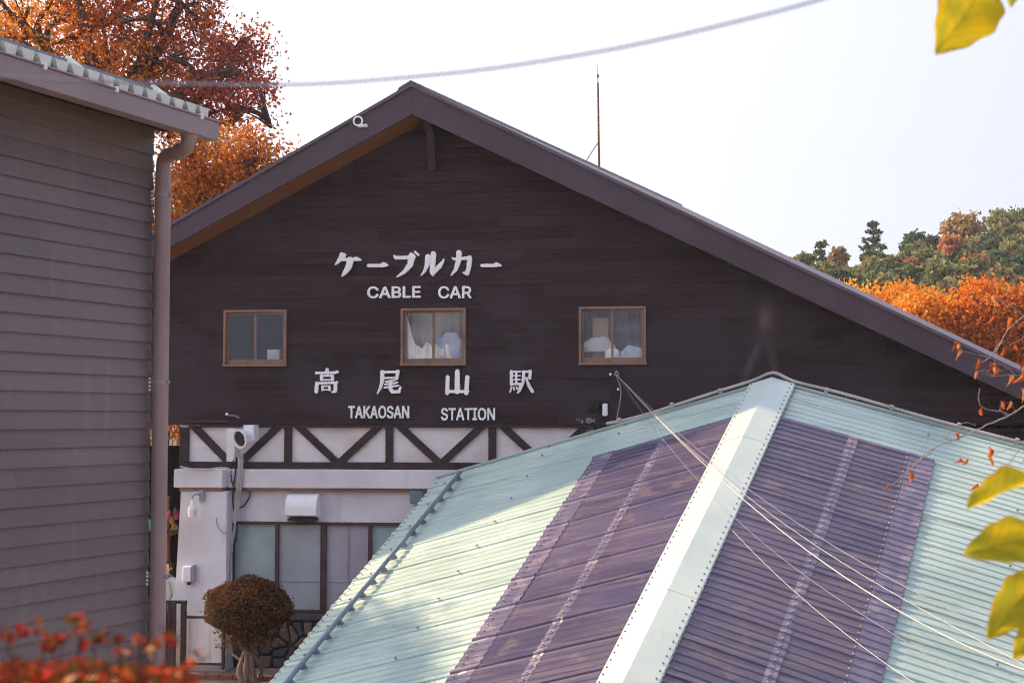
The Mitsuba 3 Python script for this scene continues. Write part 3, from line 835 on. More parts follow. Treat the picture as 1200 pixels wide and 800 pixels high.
# insulators and their drop cable
for (px, py), lab in (((715.3, 438.5), 'small white insulator on the boards, left of the wire anchor'), ((724.3, 456), 'small forked insulator on the drop cable below the wire anchor')):
    ux, uz = W(px, py, 0.1)
    k = thing('insulator', lab, 'insulator')
    obj('knob', SF(aligned(trimesh.creation.icosphere(2, 0.022), Z, np.array([ux, -0.1, uz]))), 'mat_white', k, smooth=True)
    obj('stem', SF(tube([(ux, -0.1, uz), (ux - 0.01, -0.03, uz + 0.01)], 0.008, 6)), 'mat_grey_metal', k, smooth=40)
ux, uz = W(722.5, 438, 0.2)
an = thing('wire_anchor', 'pale metal anchor holding the service wires under the right upper window', 'bracket')
obj('eye', SF(aligned(trimesh.creation.torus(0.03, 0.01, 16, 8), Y, np.array([ux, -0.16, uz]))), 'mat_grey_metal', an, smooth=40)
obj('stem', SF(tube([(ux, -0.16, uz + 0.02), (ux - 0.01, -0.03, uz + 0.05)], 0.012, 6)), 'mat_grey_metal', an, smooth=40)
ANCHOR = SF.p(ux, -0.18, uz - 0.01)
lp = [np.array([W(x, y, 0.14)[0], -0.14, W(x, y, 0.14)[1]]) for x, y in ((722, 439), (725, 447), (727.5, 456), (727, 467), (724.5, 482), (722, 495))]
obj('drop_cable', SF(tube(curve(lp, 24), 0.009, 6)), 'mat_grey_metal', smooth=40, label='thin grey cable dropping from the wire anchor to the canopy edge', cat='cable')
tg = thing('cable_tangle', 'tangle of short pale cable ends at the foot of the boards by the canopy', 'cable')
rt = np.random.default_rng(5)
for k in range(6):
    a = np.array([rt.uniform(672, 690), rt.uniform(490, 496)])
    lp = []
    for j in range(5):
        u, z = W(*a, 0.08)
        lp.append((u, -0.07 - 0.02 * rt.random(), z))
        a = a + np.array([rt.uniform(-1, 4.5), rt.uniform(-2.6, 2.2)])
    obj('cable', SF(tube(curve(lp, 14), 0.007, 5)), 'mat_cable_pale' if k % 2 else 'mat_grey_metal', tg, smooth=40)
# small ring fitting on the left bargeboard
rx, rz = W(419.5, 142, 0.67)
rg = thing('ring_fitting', 'small white ring and clamp fixed on the left bargeboard', 'bracket')
obj('ring', SF(aligned(trimesh.creation.torus(0.072, 0.014, 24, 8), Y, np.array([rx, -0.67, rz]))), 'mat_letter', rg, smooth=40)
for k in range(3):
    obj('clamp', SF.box(rx + 0.0 + k * 0.055, rx + 0.04 + k * 0.055, -0.69, -0.622, rz - 0.10, rz - 0.055, c=0.004), 'mat_letter', rg)
# lightning rod standing on the ridge
t_ = min(np.linspace(2, 12.5, 400), key=lambda t: abs(600 + FPX * (lambda q_: q_[0] / q_[1])(SF.p(au + SKEW * (t + 0.62), t, 0)) - 703))
rp = SF.p(au + SKEW * (t_ + 0.62), t_, 0)
rp[2] = apex[1] + 0.03
top = at(700.5, 75, rp[1])
lr = thing('lightning_rod', 'thin rust-brown rod standing upright on the station ridge against the sky', 'rod')
zt = top[2]
obj('pole', tube([rp, [rp[0] - 0.02, rp[1], zt - 0.42]], [0.026, 0.020], 8), 'mat_rod', lr, smooth=40)
obj('tip', tube([[rp[0] - 0.02, rp[1], zt - 0.43], [rp[0] - 0.03, rp[1], zt]], [0.012, 0.005], 6), 'mat_grey_metal', lr, smooth=40)
obj('collar', tube([[rp[0] - 0.02, rp[1], zt - 0.3], [rp[0] - 0.02, rp[1], zt - 0.24]], 0.028, 8), 'mat_snow_bar', lr, smooth=40)
obj('stay', tube([[rp[0] - 0.5, rp[1], rp[2] - 0.2], [rp[0] - 0.01, rp[1], rp[2] + 0.55]], 0.012, 5), 'mat_grey_metal', lr, smooth=40)

# ------------------------------------------------------------------ the passage left of the pillar, fence, person
sh = thing('shop_stall', 'dark stall at the back of the passage with hanging goods', 'stall')
obj('back_panel', SF.box(-6.3, -4.02, 3.0, 3.1, 0.0, zw(522, 205, -3.0)), 'mat_black_interior', sh)
obj('post', SF.box(uw(198, 600, -2.6) - 0.1, uw(199.5, 600, -2.6) + 0.02, 2.5, 2.62, 0, zw(600, 205, -2.6) + 0.3, c=0.01), 'mat_brick', sh)
obj('shelf', SF.box(-6.3, -4.1, 2.4, 2.98, 2.0, 2.05), 'mat_timber', sh)
mat('goods_a', plastic((0.34, 0.24, 0.05), 0.7, 0.3))
mat('goods_b', plastic((0.50, 0.06, 0.16), 0.7, 0.3))
mat('goods_c', plastic((0.16, 0.12, 0.05), 0.7, 0.3))
mat('sign_green', plastic((0.03, 0.42, 0.30), 0.5, 0.4))
for k, (px, py, m) in enumerate(((200, 603, 'goods_b'), (203, 609, 'goods_a'), (207, 600, 'goods_c'), (208.5, 604, 'goods_b'), (205, 616, 'goods_a'), (203, 622, 'goods_c'), (208, 620, 'goods_a'))):
    u, z = W(px, py, -2.5)
    g = crumple(0.10, 0.1, 0.16, 60 + k, 2)
    g.apply_translation((u, 2.46, z - 0.07))
    obj('goods', SF(g), 'mat_' + m, sh, smooth=True)
u, z = W(174, 615, -1.4)
obj('green_sign', SF.box(u - 0.16, u + 0.12, 1.4, 1.44, z - 0.1, z + 0.1, c=0.006), 'mat_sign_green', label='small green sign board glimpsed between the grey siding and the downpipe', cat='sign')
# fence
fd = 0.75
fz1 = zw(703, 210, fd)
fn_ = thing('railing', 'dark slatted railing between the downpipe and the white pillar', 'railing')
fu0, fu1 = uw(150, 740, fd), uw(218, 740, fd)
obj('top_rail', SF.box(fu0, fu1 + 0.01, -fd - 0.03, -fd + 0.03, fz1 - 0.05, fz1, c=0.006), 'mat_timber', fn_)
obj('post', SF.box(fu1 - 0.085, fu1, -fd - 0.035, -fd + 0.035, 0.0, fz1 - 0.052, c=0.006), 'mat_timber', fn_)
k, u = 0, fu1 - 0.17
while u > fu0:
    obj('slat', SF.box(u - 0.06, u, -fd - 0.02, -fd + 0.02, 0.1, fz1 - 0.052, c=0.004), 'mat_timber', fn_)
    u -= 0.075
obj('bottom_rail', SF.box(fu0, fu1 - 0.087, -fd - 0.018, -fd + 0.018, 0.05, 0.098, c=0.004), 'mat_timber', fn_)
# white panel gate
gd = 0.62
ga, gb_ = uw(219, 750, gd), uw(261.5, 750, gd)
gz1, gz0 = zw(721.5, 240, gd), zw(776, 240, gd)
gt = thing('panel_gate', 'low white boarded panel gate in a brown frame beside the clipped shrub', 'gate')
obj('frame', SF(cat_([cbox(ga - 0.02, gb_ + 0.03, -gd - 0.03, -gd + 0.02, gz1 - 0.035, gz1 + 0.005, c=0.004), cbox(gb_ - 0.012, gb_ + 0.028, -gd - 0.028, -gd + 0.018, gz0 - 0.1, gz1 - 0.036, c=0.004), cbox(ga, gb_ - 0.014, -gd - 0.026, -gd + 0.016, gz0 - 0.035, gz0, c=0.004)])), 'mat_brown_frame', gt)
n3 = (gb_ - 0.014 - ga) / 3
for k in range(3):
    obj('panel', SF.box(ga + n3 * k + 0.006, ga + n3 * (k + 1) - 0.006, -gd - 0.018, -gd + 0.008, gz0 + 0.002, gz1 - 0.037, c=0.004), 'mat_white', gt)
obj('caster', SF(aligned(trimesh.creation.cylinder(0.03, 0.03, sections=14), X, np.array([gb_ - 0.03, -gd, gz0 - 0.06]))), 'mat_grey_metal', gt, smooth=30)
# brick kerb, hose
kb = thing('brick_kerb', 'low red brick kerb in front of the stone plinth', 'kerb')
ku = uw(206, 790, 0.75)
while ku < 1.3:
    obj('brick', SF.box(ku, ku + 0.205, -1.16, -1.05, -0.05, 0.075, c=0.008), 'mat_brick', kb)
    ku += 0.215
hs = [np.array([W(x, y, 0.5)[0], -0.5, W(x, y, 0.5)[1]]) for x, y in ((263, 742), (267, 757), (273, 766), (282, 774), (286, 783), (284, 790), (278, 793))]
obj('hose', SF(tube(curve(hs, 30), 0.022, 8)), 'mat_pipe_grey', smooth=40, label='pale hose curling down beside the clipped shrub', cat='hose')


# person behind the railing
def limb(chain):
    out = []
    for (p, r), (q_, r2) in zip(chain[:-1], chain[1:]):
        a = m3.Manifold.sphere(r, 20).translate(tuple(map(float, p)))
        b_ = m3.Manifold.sphere(r2, 20).translate(tuple(map(float, q_)))
        out.append(m3.Manifold.batch_hull([a, b_]))
    return out


def to_tri(m, edge, it=6):
    mm = m.refine_to_length(edge).to_mesh()
    t = trimesh.Trimesh(mm.vert_properties[:, :3], mm.tri_verts)
    trimesh.smoothing.filter_taubin(t, iterations=it)
    return t


def person():
    mat('skin', plastic((0.52, 0.30, 0.22), 0.55, 0.4))
    mat('hair', plastic((0.025, 0.018, 0.016), 0.5, 0.4))
    mat('jacket', procp(lambda p, n, uv: mix((0.33, 0.36, 0.42), (0.44, 0.47, 0.53), fbm(p.x * 6, p.y * 6, p.z * 6, 3)), 0.85, 0.2))
    mat('scarf', plastic((0.10, 0.12, 0.22), 0.9, 0.1))
    mat('trousers', plastic((0.03, 0.035, 0.06), 0.85, 0.2))
    pk = thing('person', 'person in a grey jacket and dark scarf standing behind the railing', 'person')
    base = at(194.5, 700, 24.9)
    Fr = Frame(np.array([base[0], base[1], 0.0]), np.array([math.cos(0.5), -math.sin(0.5), 0]), np.array([math.sin(0.5), math.cos(0.5), 0]), Z)
    V = np.array
    body = limb([(V((0, 0, 0.92)), 0.13), (V((0, 0, 1.12)), 0.115), (V((0, 0.01, 1.32)), 0.12), (V((0, 0.02, 1.38)), 0.075), (V((0, 0.0, 1.48)), 0.052)])
    head = [m3.Manifold.batch_hull([m3.Manifold.sphere(0.092, 24).translate((0, 0.015, 1.60)), m3.Manifold.sphere(0.055, 20).translate((0, -0.025, 1.515))]),
            m3.Manifold.batch_hull([m3.Manifold.sphere(0.010, 12).translate((0, -0.082, 1.60)), m3.Manifold.sphere(0.016, 12).translate((0, -0.095, 1.557))]),
            m3.Manifold.sphere(0.02, 12).scale((0.5, 1, 1.5)).translate((0.09, 0.02, 1.575)), m3.Manifold.sphere(0.02, 12).scale((0.5, 1, 1.5)).translate((-0.09, 0.02, 1.575))]
    arms = []
    for s in (-1, 1):
        arms += limb([(V((s * 0.15, 0.01, 1.36)), 0.062), (V((s * 0.215, 0.02, 1.12)), 0.046), (V((s * 0.19, -0.13, 0.93)), 0.034)])
        arms += limb([(V((s * 0.05, 0, 1.36)), 0.075), (V((s * 0.15, 0.01, 1.36)), 0.062)])
        arms += limb([(V((s * 0.19, -0.14, 0.92)), 0.030), (V((s * 0.185, -0.2, 0.87)), 0.032)])
        for i, a in enumerate((-0.024, -0.008, 0.008, 0.024)):
            ln = (0.05, 0.058, 0.054, 0.042)[i]
            arms += limb([(V((s * 0.185 + a, -0.21, 0.86)), 0.009), (V((s * 0.185 + a * 1.2, -0.225 - ln * 0.5, 0.83)), 0.008), (V((s * 0.185 + a * 1.2, -0.215 - ln * 0.6, 0.80)), 0.007)])
        arms += limb([(V((s * 0.155, -0.16, 0.89)), 0.012), (V((s * 0.135, -0.2, 0.85)), 0.009)])
    legs = []
    for s in (-1, 1):
        legs += limb([(V((s * 0.08, 0, 0.9)), 0.1), (V((s * 0.09, -0.01, 0.5)), 0.062), (V((s * 0.09, 0.01, 0.09)), 0.042)])
        legs += limb([(V((s * 0.09, 0.02, 0.045)), 0.042), (V((s * 0.10, -0.15, 0.035)), 0.033)])
    whole = m3.Manifold.batch_boolean(body + head + arms + legs, m3.OpType.Add)
    obj('body', Fr(to_tri(whole, 0.018)), 'mat_skin', pk, smooth=True)
    jk = []
    for s in (-1, 1):
        jk += limb([(V((s * 0.05, 0, 1.355)), 0.09), (V((s * 0.15, 0.01, 1.355)), 0.076), (V((s * 0.215, 0.02, 1.12)), 0.06), (V((s * 0.192, -0.12, 0.94)), 0.046)])
    jk += limb([(V((0, 0, 0.86)), 0.155), (V((0, 0, 1.12)), 0.135), (V((0, 0.01, 1.32)), 0.137), (V((0, 0.015, 1.37)), 0.095)])
    obj('jacket', Fr(to_tri(m3.Manifold.batch_boolean(jk, m3.OpType.Add), 0.03)), 'mat_jacket', pk, smooth=True)
    tr = []
    for s in (-1, 1):
        tr += limb([(V((s * 0.08, 0, 0.9)), 0.112), (V((s * 0.09, -0.01, 0.5)), 0.078), (V((s * 0.09, 0.01, 0.11)), 0.06)])
    obj('trousers', Fr(to_tri(m3.Manifold.batch_boolean(tr, m3.OpType.Add), 0.03)), 'mat_trousers', pk, smooth=True)
    sc = trimesh.creation.torus(0.085, 0.035, 24, 10)
    sc.apply_translation((0, 0.0, 1.425))
    tail = to_tri(m3.Manifold.batch_boolean(limb([(V((0.04, -0.11, 1.41)), 0.03), (V((0.06, -0.155, 1.22)), 0.026), (V((0.065, -0.15, 1.08)), 0.022)]), m3.OpType.Add), 0.02)
    obj('scarf', Fr(cat_([sc, tail])), 'mat_scarf', pk, smooth=True)
    hr = m3.Manifold.batch_hull([m3.Manifold.sphere(0.104, 24).translate((0, 0.03, 1.612)), m3.Manifold.sphere(0.075, 20).translate((0, 0.075, 1.53))])
    hr = hr - m3.Manifold.cube((0.17, 0.2, 0.22), True).translate((0, -0.125, 1.545))
    obj('hair', Fr(to_tri(hr, 0.02, 8)), 'mat_hair', pk, smooth=True)
    for s in (-1, 1):
        e = trimesh.creation.icosphere(2, 0.011)
        e.apply_translation((s * 0.032, -0.072, 1.588))
        obj('eye', Fr(e), 'mat_dark', pk, smooth=True)
    mo = trimesh.creation.icosphere(2, 0.02)
    mo.apply_scale((1, 0.4, 0.3))
    mo.apply_translation((0, -0.083, 1.525))
    obj('mouth', Fr(mo), 'mat_goods_b', pk, smooth=True)


person()

# ------------------------------------------------------------------ the canopy over the platform slope
cp = thing('platform_canopy', 'pale green and purple corrugated canopy roof stepping down the slope', 'canopy roof')
CN = {s: (lambda v: v / np.linalg.norm(v) * np.sign(v[2]))(np.cross(CW[s], CU)) for s in (-1, 1)}


def cpt(side, u, w, h=0.0):
    return R0 + u * CU + w * CW[side] + h * CN[side]


PITCH_R, SHEET, WE = 0.13, 0.65, 5.36
RIB = [(0.0, 0.0), (0.030, 0.0), (0.046, 1.0), (0.084, 1.0), (0.100, 0.0)]


def sheet(side, ua, ub, wa, wb, lift, seed):
    """One corrugated sheet between u = ua (upper) and ub (lower), w from wa to wb; its first rib laps over the sheet above."""
    r = np.random.default_rng(seed)
    prof, u = [], 0.0
    first = True
    L = ua - ub
    while u < L + 0.02:
        for x, hh in RIB:
            if u + x <= L + 0.03:
                prof.append((u + x, hh * ((0.018 if first else 0.0115) if side < 0 else (0.020 if first else 0.015)) + (0.008 if first else 0.0)))
        u += PITCH_R
        first = False
    ws = np.linspace(wa, wb, 4)
    wob = r.normal(0, 0.0025, (len(ws),))
    P = np.array([[cpt(side, ua - du, w, lift + hh + k) for w, k in zip(ws, wob)] for du, hh in prof])
    i = np.arange(P.shape[0] * P.shape[1]).reshape(P.shape[:2])
    f = np.stack([i[:-1, :-1], i[1:, :-1], i[1:, 1:], i[:-1, 1:]], -1).reshape(-1, 4)
    if side > 0:
        f = f[:, ::-1]
    m = trimesh.Trimesh(P.reshape(-1, 3), np.vstack([f[:, [0, 1, 2]], f[:, [0, 2, 3]]]), process=False)
    und = m.copy()
    und.vertices = und.vertices - CN[side] * 0.004
    und.faces = und.faces[:, ::-1]
    return m, und


UEND = -8.75
bounds = [0.0, -0.30, -0.95]
while bounds[-1] > UEND:
    bounds.append(bounds[-1] - SHEET)
sd = 100
screws, washers, capscrews = [], [], []
bolt = trimesh.creation.cylinder(0.011, 0.016, sections=6)
big = trimesh.creation.cylinder(0.017, 0.014, sections=6)
for side in (-1, 1):
    Tn = trimesh.geometry.align_vectors([0, 0, 1], CN[side])
    def put(lst, src, p):
        m = src.copy()
        m.apply_transform(Tn)
        m.apply_translation(p)
        lst.append(m)
    for a, b in zip(bounds[:-1], bounds[1:]):
        sd += 1
        full = a > -0.9
        m, und = sheet(side, a, b, 0.08 if full else 2.02, WE, 0.0, sd)
        obj('metal_sheet', cat_([m, und]), 'mat_mint', cp)
        if not full:
            we = 2.38 if side < 0 else 2.34
            m, und = sheet(side, a, b, 1.24, we, 0.026, sd + 500)
            low = obj('plastic_sheet', m, 'mat_purple', cp)
            m, und = sheet(side, a, b, 0.08, 1.24, 0.033, sd + 800)
            obj('plastic_sheet', m, 'mat_purple', cp)
            # paler lap strips: mint and purlin showing through the sheets, painted into their colour
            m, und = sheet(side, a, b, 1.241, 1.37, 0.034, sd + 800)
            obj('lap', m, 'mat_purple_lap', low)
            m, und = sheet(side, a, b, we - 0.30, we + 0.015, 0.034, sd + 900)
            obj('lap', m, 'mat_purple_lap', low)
        uu = a - 0.065
        put(screws, big, cpt(side, uu, 3.42, 0.05))
        put(screws, big, cpt(side, uu, 5.05, 0.05))
        if full:
            put(screws, big, cpt(side, uu, 2.2, 0.05))
        k = 0
        while uu > b + 0.02:
            put(screws, bolt, cpt(side, uu, 5.28, 0.03))
            if not full:
                for w in ((1.30, 2.30) if side < 0 else (1.30, 2.02)):
                    put(washers, bolt, cpt(side, uu, w, 0.062))
            uu -= PITCH_R
    # underlying purlins and rafters
    for w in (1.30, 2.2, 3.42, 5.05):
        pr_ = [cpt(side, u, w + dw, h) for u in (-0.03, UEND) for dw in (-0.05, 0.05) for h in (-0.12, -0.012)]
        obj('purlin', trimesh.convex.convex_hull(np.array(pr_)), 'mat_purlin', cp)
    for u in (-0.12, -2.2, -4.3, -6.4, -8.5):
        rf = [cpt(side, u + du, w, h) for w in (0.06, WE - 0.15) for du in (-0.06, 0.06) for h in (-0.34, -0.125)]
        obj('rafter', trimesh.convex.convex_hull(np.array(rf)), 'mat_timber', cp)
        top_ = cpt(side, u, 4.7, -0.3)
        g = float(terrain(np.array([top_[0]]), np.array([top_[1]]))[0])
        obj('post', cbox(top_[0] - 0.06, top_[0] + 0.06, top_[1] - 0.06, top_[1] + 0.06, g - 0.1, top_[2], c=0.006), 'mat_grey_metal', cp)
    # ridge cap flanks, in lengths
    BIS = (CN[-1] + CN[1]) / np.linalg.norm(CN[-1] + CN[1])
    cosb = float(BIS @ CN[1])
    cuts = [0.02, -1.83, -3.70, -5.55, -7.40, UEND]
    for i, (a, b) in enumerate(zip(cuts[:-1], cuts[1:])):
        L_ = 0.088 + 0.004 * ((i + 1) % 2)
        pts_ = [cpt(side, u, w, h) for u in (a, b + 0.002) for w, h in ((0.0, L_ - 0.004), (0.31, L_ - 0.012), (0.325, L_ - 0.035), (0.31, L_ - 0.03), (0.0, L_ - 0.014))]
        P = np.array(pts_)
        for j in (0, 4, 5, 9):                 # the two flanks meet on the crest
            u_ = a if j < 5 else b + 0.002
            P[j] = R0 + u_ * CU + BIS * ((L_ - 0.004) if j in (0, 5) else (L_ - 0.014)) / cosb
        # a folded strip: crest, edge, turned-down lip
        n_ = 5
        f = []
        for j in range(n_):
            q2 = (j + 1) % n_
            f += [(j, q2, n_ + q2), (j, n_ + q2, n_ + j)]
        f += [(0, 4, 3), (0, 3, 2), (0, 2, 1), (5, 6, 7), (5, 7, 8), (5, 8, 9)]
        obj('ridge_cap', trimesh.Trimesh(P, f, process=False), 'mat_cap', cp)
        u = a - 0.06
        while u > b + 0.03:
            put(capscrews, bolt, cpt(side, u, 0.27, L_ - 0.006))
            if side > 0:
                put(capscrews, bolt, cpt(side, u - 0.06, 0.315, L_ - 0.022))
            u -= PITCH_R
    # far edge flashing and its dark underside
    fl = [cpt(side, u, w, h) for u in (0.012, 0.055) for w in (0.0, WE + 0.02) for h in (-0.16, 0.045)]
    obj('edge_flashing', trimesh.convex.convex_hull(np.array(fl)), 'mat_mint', cp)
obj('screws', cat_(screws), 'mat_screw', cp, kind='stuff')
obj('washers', cat_(washers), 'mat_washer', cp, kind='stuff')
obj('cap_screws', cat_(capscrews), 'mat_screw', cp, kind='stuff')
# conduit along the far edge
pth = [cpt(-1, 0.07, 2.52, 0.09), cpt(-1, 0.07, 2.2, 0.06), cpt(-1, 0.05, 1.4, 0.075), cpt(-1, 0.05, 0.5, 0.10), cpt(-1, 0.05, 0.12, 0.125), cpt(1, 0.05, 0.0, 0.15), cpt(1, 0.05, 0.14, 0.125), cpt(1, 0.05, 0.6, 0.10), cpt(1, 0.05, 2.0, 0.08), cpt(1, 0.05, 3.2, 0.08), cpt(1, 0.05, 4.6, 0.08), cpt(1, 0.05, 5.3, 0.07)]
ck = obj('edge_conduit', tube(curve(pth, 90), 0.023, 8), 'mat_pipe_grey', cp, smooth=40, label='pale conduit along the upper edge of the canopy')
for side, w in ((-1, 2.3), (-1, 1.48), (-1, 0.75), (1, 0.75), (1, 1.65), (1, 2.55), (1, 3.3)):
    obj('clip', aligned(cbox(-0.025, 0.025, -0.02, 0.02, -0.07, 0.035, c=0.004), CN[side], cpt(side, 0.05, w, 0.09)), 'mat_pipe_grey', ck)
# snow guard pipe near the left eave
gp = [cpt(-1, -0.25, 4.80, 0.11), cpt(-1, UEND, 4.92, 0.11)]
sg = obj('snow_guard', tube(np.linspace(gp[0], gp[1], 12), 0.031, 10), 'mat_snow_bar', cp, smooth=40, label='blue-grey pipe running along the left eave of the canopy')
for a in bounds[1:-1]:
    for da in (0.0, -0.325):
        w = 4.80 + 0.12 * (a + da + 0.25) / (UEND + 0.25)
        obj('bracket', trimesh.convex.convex_hull(np.array([cpt(-1, a + da - 0.065 + s * 0.018, w + dw, h) for s in (-1, 1) for dw, h in ((-0.015, 0.1), (0.015, 0.1), (0.06, 0.025), (-0.03, 0.025))])), 'mat_snow_bar', sg)

# ------------------------------------------------------------------ the building on the left
GA = math.radians(23.4)
C0 = at(173.5, 490, 10.5)
C0[2] = 0.0
GF = Frame(C0, np.array([-math.sin(GA), -math.cos(GA), 0]), np.array([math.cos(GA), -math.sin(GA), 0]), Z)   # local x: towards the camera, y: out of the wall
lb = thing('sided_building', 'building with grey lapped siding, deep eave gutter and ribbed metal roof, at the left edge', 'building')
LEN = 10.0
EX = 0.1229
zlap = EYE[2] + (490 - 501.3) / FPX * 10.5
zs = EYE[2] + 2.10                            # soffit
obj('wall_core', GF.box(0.03, LEN, -5.0, -0.004, -4, zs), 'mat_siding_gap', lb)
rb = np.random.default_rng(3)
k = -40
z = zlap - 20 * EX
while z < zs - 0.02:
    zt_ = min(z + EX + 0.012, zs)
    if zs - z < EX * 1.6:
        zt_ = zs
    e0 = 0.022 + rb.uniform(-0.003, 0.003)
    x0 = -0.008 + rb.uniform(-0.002, 0.002)
    P = np.array([(x0, -0.002, z), (x0, e0, z), (x0, e0 - 0.002, z + 0.01), (x0, 0.005, zt_), (x0, -0.002, zt_)])
    Q = P + [LEN, 0, 0]
    obj('siding_board', GF(trimesh.convex.convex_hull(np.vstack([P, Q]))), 'mat_siding', lb)
    z += EX
    if zs - z < EX * 0.6:
        break
obj('corner_trim', GF.box(-0.02, 0.02, -0.06, -0.006, -4, zs - 0.002), 'mat_snow_bar', lb)
OE, SE = 0.45, -0.19
ze0, ze1 = EYE[2] + 2.005, EYE[2] + 2.135
obj('soffit', GF.box(SE + 0.03, LEN, -0.02, OE - 0.10, zs, zs + 0.012), 'mat_siding_gap', lb)
fas = obj('gutter', GF(cat_([cbox(SE, LEN, OE - 0.012, OE, ze0, ze1, c=0.003), cbox(SE, LEN, OE - 0.10, OE - 0.013, ze0, ze0 + 0.01), cbox(SE, SE + 0.012, OE - 0.10, OE - 0.013, ze0 + 0.011, ze1 - 0.002), cbox(SE, LEN, OE - 0.11, OE - 0.10, ze0 + 0.002, zs + 0.1)])), 'mat_fascia', lb, label='deep lavender-grey eave gutter')
obj('lip', GF.box(SE - 0.004, LEN, OE - 0.016, OE + 0.012, ze1 + 0.001, ze1 + 0.014, c=0.003), 'mat_fascia', fas)
for px in (46, 131, 232):
    # clips on the lip
    best = min(np.linspace(-0.1, 4, 400), key=lambda s: abs(600 + FPX * GF.p(s, OE, 0)[0] / GF.p(s, OE, 0)[1] - px))
    obj('clip', GF.box(best - 0.012, best + 0.012, OE - 0.03, OE + 0.018, ze1 - 0.016, ze1 + 0.022, c=0.003), 'mat_letter', fas)
# ribbed roof: a deck with ribs that end above the gutter
slope = 0.10


def roofp(x, y_in, dz):
    return (x, OE - 0.03 - y_in, ze1 + 0.012 + slope * y_in + dz)


deck = np.array([roofp(x, y, d) for x in (SE + 0.02, LEN) for y in (0.03, 5.6) for d in (-0.02, 0.0)])
obj('roof_deck', GF(trimesh.convex.convex_hull(deck)), 'mat_snow_bar', lb)
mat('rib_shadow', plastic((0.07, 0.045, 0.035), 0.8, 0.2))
obj('rib_gap_shade', GF(trimesh.convex.convex_hull(np.array([roofp(x_, y, d) for x_ in (SE + 0.05, LEN) for y in (0.05, 0.07) for d in (0.002, 0.072)]))), 'mat_rib_shadow', lb)  # dark plate put between the ribs for the shade in their hollows
x = SE + 0.085
while x < LEN - 0.2:
    P = np.array([roofp(x + a, y, d) for y in (0.0, 5.6) for a, d in ((0.018, 0.001), (0.088, 0.001), (0.118, 0.078), (0.0, 0.078))])
    obj('roof_rib', GF(trimesh.convex.convex_hull(P)), 'mat_rib', lb)
    x += 0.150
sb = obj('snow_bar', GF(trimesh.convex.convex_hull(np.array([roofp(x_, y, d) for x_ in (0.12, LEN) for y, d in ((0.20, 0.10), (0.225, 0.10), (0.20, 0.150), (0.225, 0.150))]))), 'mat_snow_bar', lb, label='blue-grey bar along the roof edge')
for s in (0.27, 1.16, 2.05, 2.9):
    obj('bracket', GF(trimesh.convex.convex_hull(np.array([roofp(s + dx, y, d) for dx in (0, 0.016) for y, d in ((0.05, 0.08), (0.19, 0.17), (0.21, 0.17), (0.26, 0.08))]))), 'mat_rib', sb)
# downpipe
dp = thing('downpipe', 'round mauve downpipe with two elbows at the corner of the grey siding', 'pipe')
out = [(0.085, 0.385, ze0 + 0.004), (0.085, 0.385, ze0 - 0.045), (0.078, 0.36, ze0 - 0.085), (0.062, 0.31, ze0 - 0.105), (0.035, 0.225, ze0 - 0.115), (0.0, 0.125, ze0 - 0.128), (-0.018, 0.096, ze0 - 0.155), (-0.02, 0.09, ze0 - 0.20), (-0.02, 0.09, ze0 - 0.26)]
obj('elbow', GF(tube(curve(out, 40), 0.052, 20)), 'mat_downpipe', dp, smooth=40)
obj('pipe', GF(tube(np.linspace((-0.02, 0.09, ze0 - 0.25), (-0.02, 0.09, -2.0), 12), 0.057, 24)), 'mat_downpipe', dp, smooth=40)
obj('collar', GF(tube([(0.06, 0.304, ze0 - 0.100), (0.05, 0.27, ze0 - 0.108)], 0.057, 20)), 'mat_downpipe', dp, smooth=40)
obj('collar', GF(tube([(0.085, 0.385, ze0 - 0.0), (0.085, 0.385, ze0 - 0.03)], 0.058, 20)), 'mat_downpipe', dp, smooth=40)
for py in (228, 447.5, 672.5):
    zc = EYE[2] + (490 - py) / FPX * 10.5
    s_ = obj('strap', GF(cat_([tube([(-0.02, 0.09, zc - 0.010), (-0.02, 0.09, zc + 0.010)], 0.0605, 24), cbox(-0.012, 0.012, 0.0, 0.036, zc - 0.012, zc + 0.012), cbox(-0.03, -0.01, 0.146, 0.166, zc - 0.012, zc + 0.012)])), 'mat_grey_metal', dp, smooth=40)
    for j in range(4):
        obj('bolt', GF.box(0.012, 0.026, 0.016, 0.034, zc + 0.032 - j * 0.027 - 0.016, zc + 0.048 - j * 0.027 - 0.016, c=0.003), 'mat_letter', s_)


# ------------------------------------------------------------------ vegetation
def leaf_quads(P, size, r, stretch=1.5, up=0.3, fold=0.25):
    """Diamond leaves folded on the midrib, at P, in random directions. Returns vertices (n,4,3) and faces."""
    n = len(P)
    d = r.normal(size=(n, 3))
    d /= np.linalg.norm(d, axis=1, keepdims=True)
    e = r.normal(size=(n, 3)) + np.array([0, 0, up])
    s = np.cross(d, e)
    s /= np.linalg.norm(s, axis=1, keepdims=True)
    nn = np.cross(s, d)
    sz = size * r.uniform(0.65, 1.35, (n, 1))
    a = P - d * sz * stretch / 2
    c = P + d * sz * stretch / 2
    l = P - s * sz / 2 + nn * sz * fold
    rr = P + s * sz / 2 + nn * sz * fold
    V = np.stack([a, l, c, rr], 1).reshape(-1, 3)
    i = np.arange(n)[:, None] * 4
    F = np.vstack([i + [0, 1, 2], i + [0, 2, 3]])
    return V, F


def lerp_cols(cols, r, n, jitter=0.18):
    cols = np.array(cols, float)
    t = r.dirichlet(np.ones(len(cols)) * 0.7, n) @ cols
    return np.clip(t * (1 + r.normal(0, jitter, (n, 1))), 0.004, 1)


